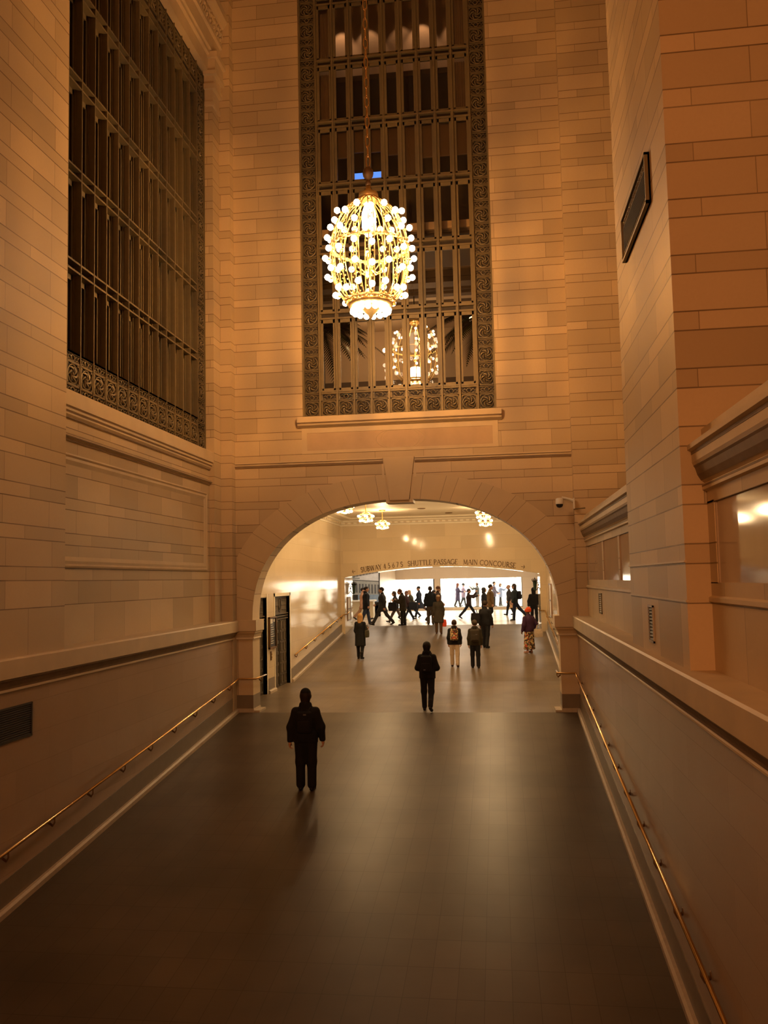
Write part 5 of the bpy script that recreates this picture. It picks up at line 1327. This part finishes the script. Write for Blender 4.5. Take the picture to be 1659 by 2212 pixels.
def backpack(root, info, lab, mt, w=.30, hgt=.42, d=.14, mark=None, patches=None):
    s = info['s']; c = (info['chest'] + info['waist']) / 2 + np.array([0, -(.145 + d / 2) * s, .03 * s])
    loc = world_of(root, c); r = empty('backpack', loc, lab, 'backpack', None, root.rotation_euler.z)
    def fn(P):
        q = np.abs(P) - np.array([w / 2 - .05, d / 2 - .04, hgt / 2 - .06]) * 1.0; taper = 1 + .12 * (P[:, 2] / hgt)
        return np.sqrt((np.maximum(q * np.array([1, 1, 1]), 0) ** 2).sum(1)) + np.minimum(q.max(1), 0) - .045 + 0 * taper
    v, f = surfnet(fn, (-w / 2 - .02, -d / 2 - .02, -hgt / 2 - .02), (w / 2 + .02, d / 2 + .02, hgt / 2 + .02), .018); mesh_np('bag_body', [(v, f)], mt, r)
    b = MB()
    b.cbox((0, -d / 2 - .01, -.06), (w * .72, .05, hgt * .42)); b.build('front_pocket', mt, r, bevel=.015)
    for sx in (-1, 1):
        b = MB(); b.tube([(sx * .08, d / 2 - .02, hgt / 2 - .04), (sx * .10, d / 2 + .05, hgt / 2 + .03), (sx * .11, d / 2 + .16, hgt / 2 + .035), (sx * .12, d / 2 + .27, hgt / 2 - .10), (sx * .13, d / 2 + .2, -.10)], .014, 6); b.build('strap', mt, r)
    b = MB(); b.tube([(-.03, 0, hgt / 2 - .01), (0, 0, hgt / 2 + .03), (.03, 0, hgt / 2 - .01)], .008, 5); b.build('handle', mt, r)
    if mark: b = MB(); b.cbox((mark[0], -d / 2 - .042, mark[1]), (.05, .012, .022)); b.build('badge', simple('dull_badge', (.12, .12, .13), .5), r)
    return r
def bag(name, loc, rz, dims, mt, lab, handle=.12, cat='bag'):
    r = empty(name, loc, lab, cat, None, rz); w, d, h = dims
    b = MB(); vs = []
    for z, k in ((-h, .92), (-h * .5, 1.04), (0, .9)):
        vs += [(-w / 2 * k, -d / 2 * k, z), (w / 2 * k, -d / 2 * k, z), (w / 2 * k, d / 2 * k, z), (-w / 2 * k, d / 2 * k, z)]
    fs = [(3, 2, 1, 0), (8, 9, 10, 11)]
    for i in (0, 4):
        for k in range(4): k2 = (k + 1) % 4; fs.append((i + k, i + k2, i + 4 + k2, i + 4 + k))
    b.add(vs, fs); b.build('bag_body', mt, r, bevel=.012)
    for sy in (-1, 1):
        b = MB(); b.tube([(-w * .25, sy * d * .3, -.01), (-w * .15, sy * d * .15, handle * .8), (0, 0, handle), (w * .15, sy * d * .15, handle * .8), (w * .25, sy * d * .3, -.01)], .008, 5); b.build('handle', mt, r)
    return r
def hold(root, info, i, dz=-.13):
    w = world_of(root, info['wr'][i]); return (w.x, w.y, w.z + dz)
# --- the three nearest
r, i_ = person(-3.70, 16.15, zfl(16.15), 4, 1.83, 'man in black jacket and knit cap on the near ramp, seen from behind', legs=((.03, .03), (-.02, .02)), arms=((-.03, .12), (.08, .15)), hood=True, leg_bulk=1.35,
       hat=('beanie', BLK()), hair='bob', bot=BLK(), skin='skin', res=.013, bulk=1.35, lean=.03, spread=.0, arm_out=.15, slim=1.05)
backpack(r, i_, 'flat black backpack on the man on the near ramp', BLK(), .30, .44, .07, mark=(.02, .15))
r, i_ = person(-1.88, 21.95, zfl(21.8), -3, 1.70, 'woman in short black jacket and slim trousers walking through the arch', legs=((.12, .02), (-.22, .35)), arms=((.05, 1.5), (.05, 1.5)), hood=True, hair='bob',
       hair_c=(.01, .007, .006), bot=BLK(), res=.015, bulk=1.25, slim=.98, boots=True, arm_out=.14)
backpack(r, i_, 'black backpack with a small white tag on the woman under the arch', BLK(), .28, .46, .11, mark=(-.03, -.13))
# --- on the upper ramp
r, i_ = person(-5.20, 31.95, zfl(31.95), -12, 1.66, 'blond woman in black knee coat near the left corridor wall', legs=((.05, 0), (-.12, .15)), arms=((.1, .5), (.2, 1.6)), hem='knee', hair='long', hair_c=(.42, .24, .09), res=.02, slim=.92, boots=True)
bag('handbag', (-4.93, 31.85, zfl(31.95) + 1.06), 1.4, (.26, .10, .26), OLV(), 'olive shoulder bag of the blond woman', .2)
r, i_ = person(-1.63, 30.45, zfl(30.45), 0, 1.60, 'person in black jacket and white trousers carrying a patterned backpack', legs=((.10, .02), (-.08, .08)), arms=((0, .35), (0, .35)), bot=cloth('white_trousers', (.55, .44, .32)), hood=True, hair='short',
       hair_c=(.04, .02, .012), res=.018, bulk=1.35, shoe=cloth('dark_sneaker', (.04, .02, .02)))
def pattern_mat():
    mt, nt, b = new_mat('patterned_cloth'); tc = nd(nt, 'ShaderNodeTexCoord'); vo = nd(nt, 'ShaderNodeTexVoronoi'); vo.inputs['Scale'].default_value = 22; nt.links.new(tc.outputs['Object'], vo.inputs['Vector'])
    cr = nd(nt, 'ShaderNodeValToRGB'); e = cr.color_ramp; e.interpolation = 'CONSTANT'; e.elements[0].color = (.06, .03, .015, 1); e.elements[1].position = .42; e.elements[1].color = (.55, .42, .22, 1)
    for p, c in ((.6, (.40, .07, .03, 1)), (.75, (.20, .19, .12, 1)), (.88, (.6, .45, .18, 1))):
        q = e.elements.new(p); q.color = c
    sp = nd(nt, 'ShaderNodeSeparateColor'); nt.links.new(vo.outputs['Color'], sp.inputs[0]); nt.links.new(sp.outputs[0], cr.inputs[0]); nt.links.new(cr.outputs[0], b.inputs['Base Color']); b.inputs['Roughness'].default_value = .8; return mt
backpack(r, i_, 'patterned cream and orange backpack on the person in white trousers', pattern_mat(), .29, .42, .14)
r, i_ = person(-.91, 30.2, zfl(30.2), 2, 1.62, 'person in dark green jacket with a drab backpack, right of the white trousers', legs=((.08, .03), (-.06, .05)), arms=((0, .15), (0, .15)), hood=True, hair='short', hair_c=(.05, .035, .02), top=cloth('dark_olive', (.035, .03, .018)), res=.018, bulk=1.4, bot=BLK())
backpack(r, i_, 'drab olive backpack with a bright zip pull, right of the patterned one', cloth('drab_pack', (.05, .04, .028)), .32, .44, .15, mark=(.05, .04))
r, i_ = person(-.60, 33.9, zfl(33.9), -25, 1.80, 'tall man in black with a satchel, behind the dark green jacket', legs=((.10, .02), (-.12, .1)), arms=((-.05, .2), (.1, .25)), top=BLK(), res=.02, bulk=1.2, hair_c=(.03, .018, .012))
bag('satchel', (-.98, 33.75, zfl(33.9) + 1.35), .2, (.32, .16, .40), BLK(), 'black satchel on the left hip of the tall man in black', .15)
r, i_ = person(-2.65, 37.3, zfl(37.3), 0, 1.62, 'woman in grey-brown coat and pale hat with a red bag, seen from behind', legs=((.04, 0), (-.06, .06)), arms=((0, .15), (0, .1)), hem='knee', top=cloth('taupe_coat', (.045, .038, .028)), bot=BRN(), hair='bob', hair_c=(.12, .06, .03), hat=('beanie', cloth('pale_knit', (.55, .42, .32))), res=.02, bulk=1.3, boots=True, shoe=cloth('brown_leather', (.10, .04, .018), .5))
bag('shopping_bag', hold(r, i_, 1, -.19), .1, (.24, .12, .30), cloth('red_paper', (.62, .07, .03), .5), 'bright red shopping bag held by the woman in the pale hat', .17)
# woman with the head wrap
r, i_ = person(1.02, 32.85, zfl(32.85), 40, 1.62, 'woman with orange head wrap, purple top and patterned skirt at right', legs=((0, 0), (0, 0)), arms=((-.15, .45), (-.45, 1.0)), hem='hip', top=cloth('purple_cloth', (.045, .018, .05)), skirt=.80, hair='none', hat=('turban', cloth('orange_wrap', (.62, .085, .025))), skin='skin_d', res=.02, bulk=1.5, slim=1.2,
       bot=(lambda: (lambda mt: mt)(pattern_mat()))(), shoe=cloth('pink_shoe', (.5, .3, .25)), arm_out=.16)
bag('handbag', (1.36, 32.72, zfl(32.85) + .88), .3, (.32, .14, .30), cloth('cream_cloth', (.55, .47, .38)), 'cream cloth bag of the woman in the orange head wrap', .16)
# --- crossing the passage
ST = ((.52, .05), (-.45, .25)); ST2 = ((-.45, .3), (.5, .05)); SM = ((.2, .05), (-.22, .15))
AR = ((-.4, .4), (.45, .4)); z = ZP
def pz(x, y, f, H, lab, **kw):
    kw.setdefault('res', .024); return person(x, y, z, f, H, lab, **kw)
pz(-7.35, 46.2, -90, 1.78, 'person in tan trousers and pinkish coat at the far left of the passage', legs=ST2, arms=AR, top=cloth('pink_coat', (.50, .27, .16)), bot=cloth('tan_trousers', (.40, .22, .12)), hem='thigh', hair_c=(.02, .012, .01))
pz(-6.50, 41.9, -80, 1.79, 'man in black parka and dark jeans, leftmost of the crossing crowd', legs=SM, arms=((0, .3), (0, .3)), hood=True, bot=JEA(), hem='thigh', bulk=1.3)
pz(-5.52, 40.5, 90, 1.84, 'man in dark jacket striding left below the mural corner', legs=ST, arms=((-.5, .5), (.3, .8)), top=CHA(), bot=CHA(), hem='thigh', bulk=1.25)
r, i_ = pz(-5.10, 42.5, 90, 1.60, 'hunched person striding left with a large dark shoulder bag', legs=ST2, arms=((.2, .8), (.2, .8)), top=BLK(), bot=cloth('grey_brown', (.10, .07, .05)), lean=.12, hair='bob', hair_c=(.05, .03, .02))
bag('duffel_bag', (-5.25, 42.3, z + 1.0), 0, (.42, .22, .42), BLK(), 'large dark shoulder bag of the hunched left-hand walker', .2)
pz(-4.47, 38.95 + .9, 80, 1.68, 'man in long dark jacket looking down at his phone', legs=((.03, 0), (-.05, .05)), arms=((.35, 1.5), (.35, 1.6)), top=cloth('dark_umber', (.03, .024, .016)), hem='thigh', head_down=1.0, lean=.08, hair_c=(.09, .03, .015), bulk=1.35)
r, i_ = pz(-4.92, 45.7, -90, 1.56, 'person with brown hair and dark bag behind the man with the phone', legs=ST2, arms=AR, top=cloth('maroon_dark', (.04, .018, .015)), hair='bob', hair_c=(.14, .06, .035), bulk=1.2)
bag('duffel_bag', (-4.55, 45.5, z + .92), 0, (.44, .2, .42), BLK(), 'dark bag carried right behind the man with the phone', .2)
pz(-4.85, 47.8, 90, 1.60, 'light-haired walker in olive jacket leaning left', legs=ST, arms=((-.6, .9), (.5, .9)), top=OLV(), bot=NAV(), lean=.2, hair='long', hair_c=(.42, .24, .12))
pz(-4.50, 48.3, 90, 1.70, 'man in long navy coat and dark hat striding left', legs=((.25, .05), (-.62, .25)), arms=((-.2, .3), (.3, .5)), top=cloth('navy_coat', (.02, .026, .04)), hem='knee', hat=('cap', BLK()), slim=1.0)
pz(-3.22, 39.9 + .3, 5, 1.74, 'broad man in black jacket with grey trousers, back turned', legs=((.05, .02), (-.06, .05)), arms=((0, .1), (0, .1)), top=cloth('black_blue', (.012, .016, .022)), bot=cloth('grey_umber', (.07, .055, .04)), bulk=1.3, arm_out=.12)
pz(-3.30, 43.3, -70, 1.62, 'small dark figure behind the broad man in black', legs=ST, arms=AR, bot=CHA())
pz(-2.98, 41.9, -85, 1.73, 'man in brown peaked cap behind the woman with the red bag', legs=SM, arms=((.2, .6), (.1, .6)), top=cloth('umber_jacket', (.05, .03, .018)), hat=('cap', cloth('brown_cap', (.13, .06, .03))), bulk=1.2, hem='thigh')
pz(-1.64, 45.7, -90, 1.62, 'slim figure in black striding right with hands raised to the mouth', legs=((.55, .1), (-.6, .1)), arms=((1.5, 1.1), (1.3, .6)), top=cloth('maroon_black', (.025, .012, .01)), slim=.92)
pz(-.81, 44.4, -90, 1.60, 'dark hooded figure directly behind the brown coat', legs=SM, arms=AR, hat=('hood', CHA()), hem='thigh')
pz(-.47, 42.0, -90, 1.76, 'man in long tan-brown coat looking right', legs=((-.05, .1), (.1, .6)), arms=((0, .3), (0, .3)), top=cloth('tan_coat', (.16, .095, .035)), hem='thigh', bulk=1.4, hair_c=(.02, .014, .01))
r, i_ = pz(.49, 48.9, 90, 1.66, 'person in a peaked cap and dark coat with a tan bag, walking left', legs=SM, arms=((0, .4), (0, .3)), top=CHA(), hem='thigh', hat=('cap', cloth('tan_cap', (.35, .2, .12))))
bag('paper_bag', (.62, 48.6, z + .78), 0, (.22, .14, .36), cloth('tan_paper', (.50, .30, .14)), 'tan paper bag held by the person in the peaked cap', .1)
r, i_ = pz(.70, 43.0, 88, 1.76, 'long-haired man in black jacket striding left near the right side', legs=((.08, .02), (-.55, .2)), arms=((0, .4), (0, .6)), top=cloth('bottle_black', (.015, .02, .018)), bot=NAV(), hair='bob', hair_c=(.04, .025, .018), bulk=1.35)
backpack(r, i_, 'black backpack on the long-haired man at right', BLK(), .30, .44, .18)
pz(1.52, 40.2, 0, 1.60, 'person in black half hidden at the right edge of the opening', legs=SM, arms=((0, .2), (0, .9)), hat=('hood', BLK()), bulk=1.3, arm_out=.14)
# --- inside the shop
zs = 1.36
for (x, y, f, H, lab, kw) in (
    (-2.86, 59.2, -80, 1.62, 'shopper in purple-blue coat behind the glass, hands forward', dict(legs=SM, arms=((.5, 1.0), (.6, .9)), top=cloth('purple_coat', (.06, .05, .11)), hem='knee', hair='long', hair_c=(.14, .05, .04))),
    (-2.52, 60.3, -85, 1.60, 'shopper with dark cap and tan bag, second in the shop', dict(legs=SM, arms=((.5, 1.0), (.6, .9)), top=cloth('mauve_coat', (.12, .09, .13)), hem='thigh', hat=('beanie', BLK()))),
    (-1.53, 59.2, 60, 1.60, 'shopper in grey coat raising both arms behind the glass', dict(legs=((0, 0), (0, 0)), arms=((1.3, .9), (1.3, .9)), top=cloth('slate_coat', (.08, .085, .09)), bot=cloth('grey_trousers', (.22, .19, .17)), hair_c=(.1, .05, .03))),
    (-.40, 59.3, -85, 1.66, 'shopper in lavender-grey coat left of the photographer', dict(legs=((0, 0), (0, 0)), arms=((.2, .6), (.3, .7)), top=cloth('lavender_coat', (.11, .10, .15)), hem='thigh')),
    (.02, 60.1, -80, 1.53, 'shopper in bright blue-grey jacket holding up a camera', dict(legs=((.08, 0), (-.1, .05)), arms=((1.1, 1.1), (1.1, 1.1)), top=cloth('steel_blue', (.12, .15, .24)), hem='thigh', hair='bob', hair_c=(.10, .06, .04)))):
    person(x, y, zs, f, H, lab, res=.026, **kw)
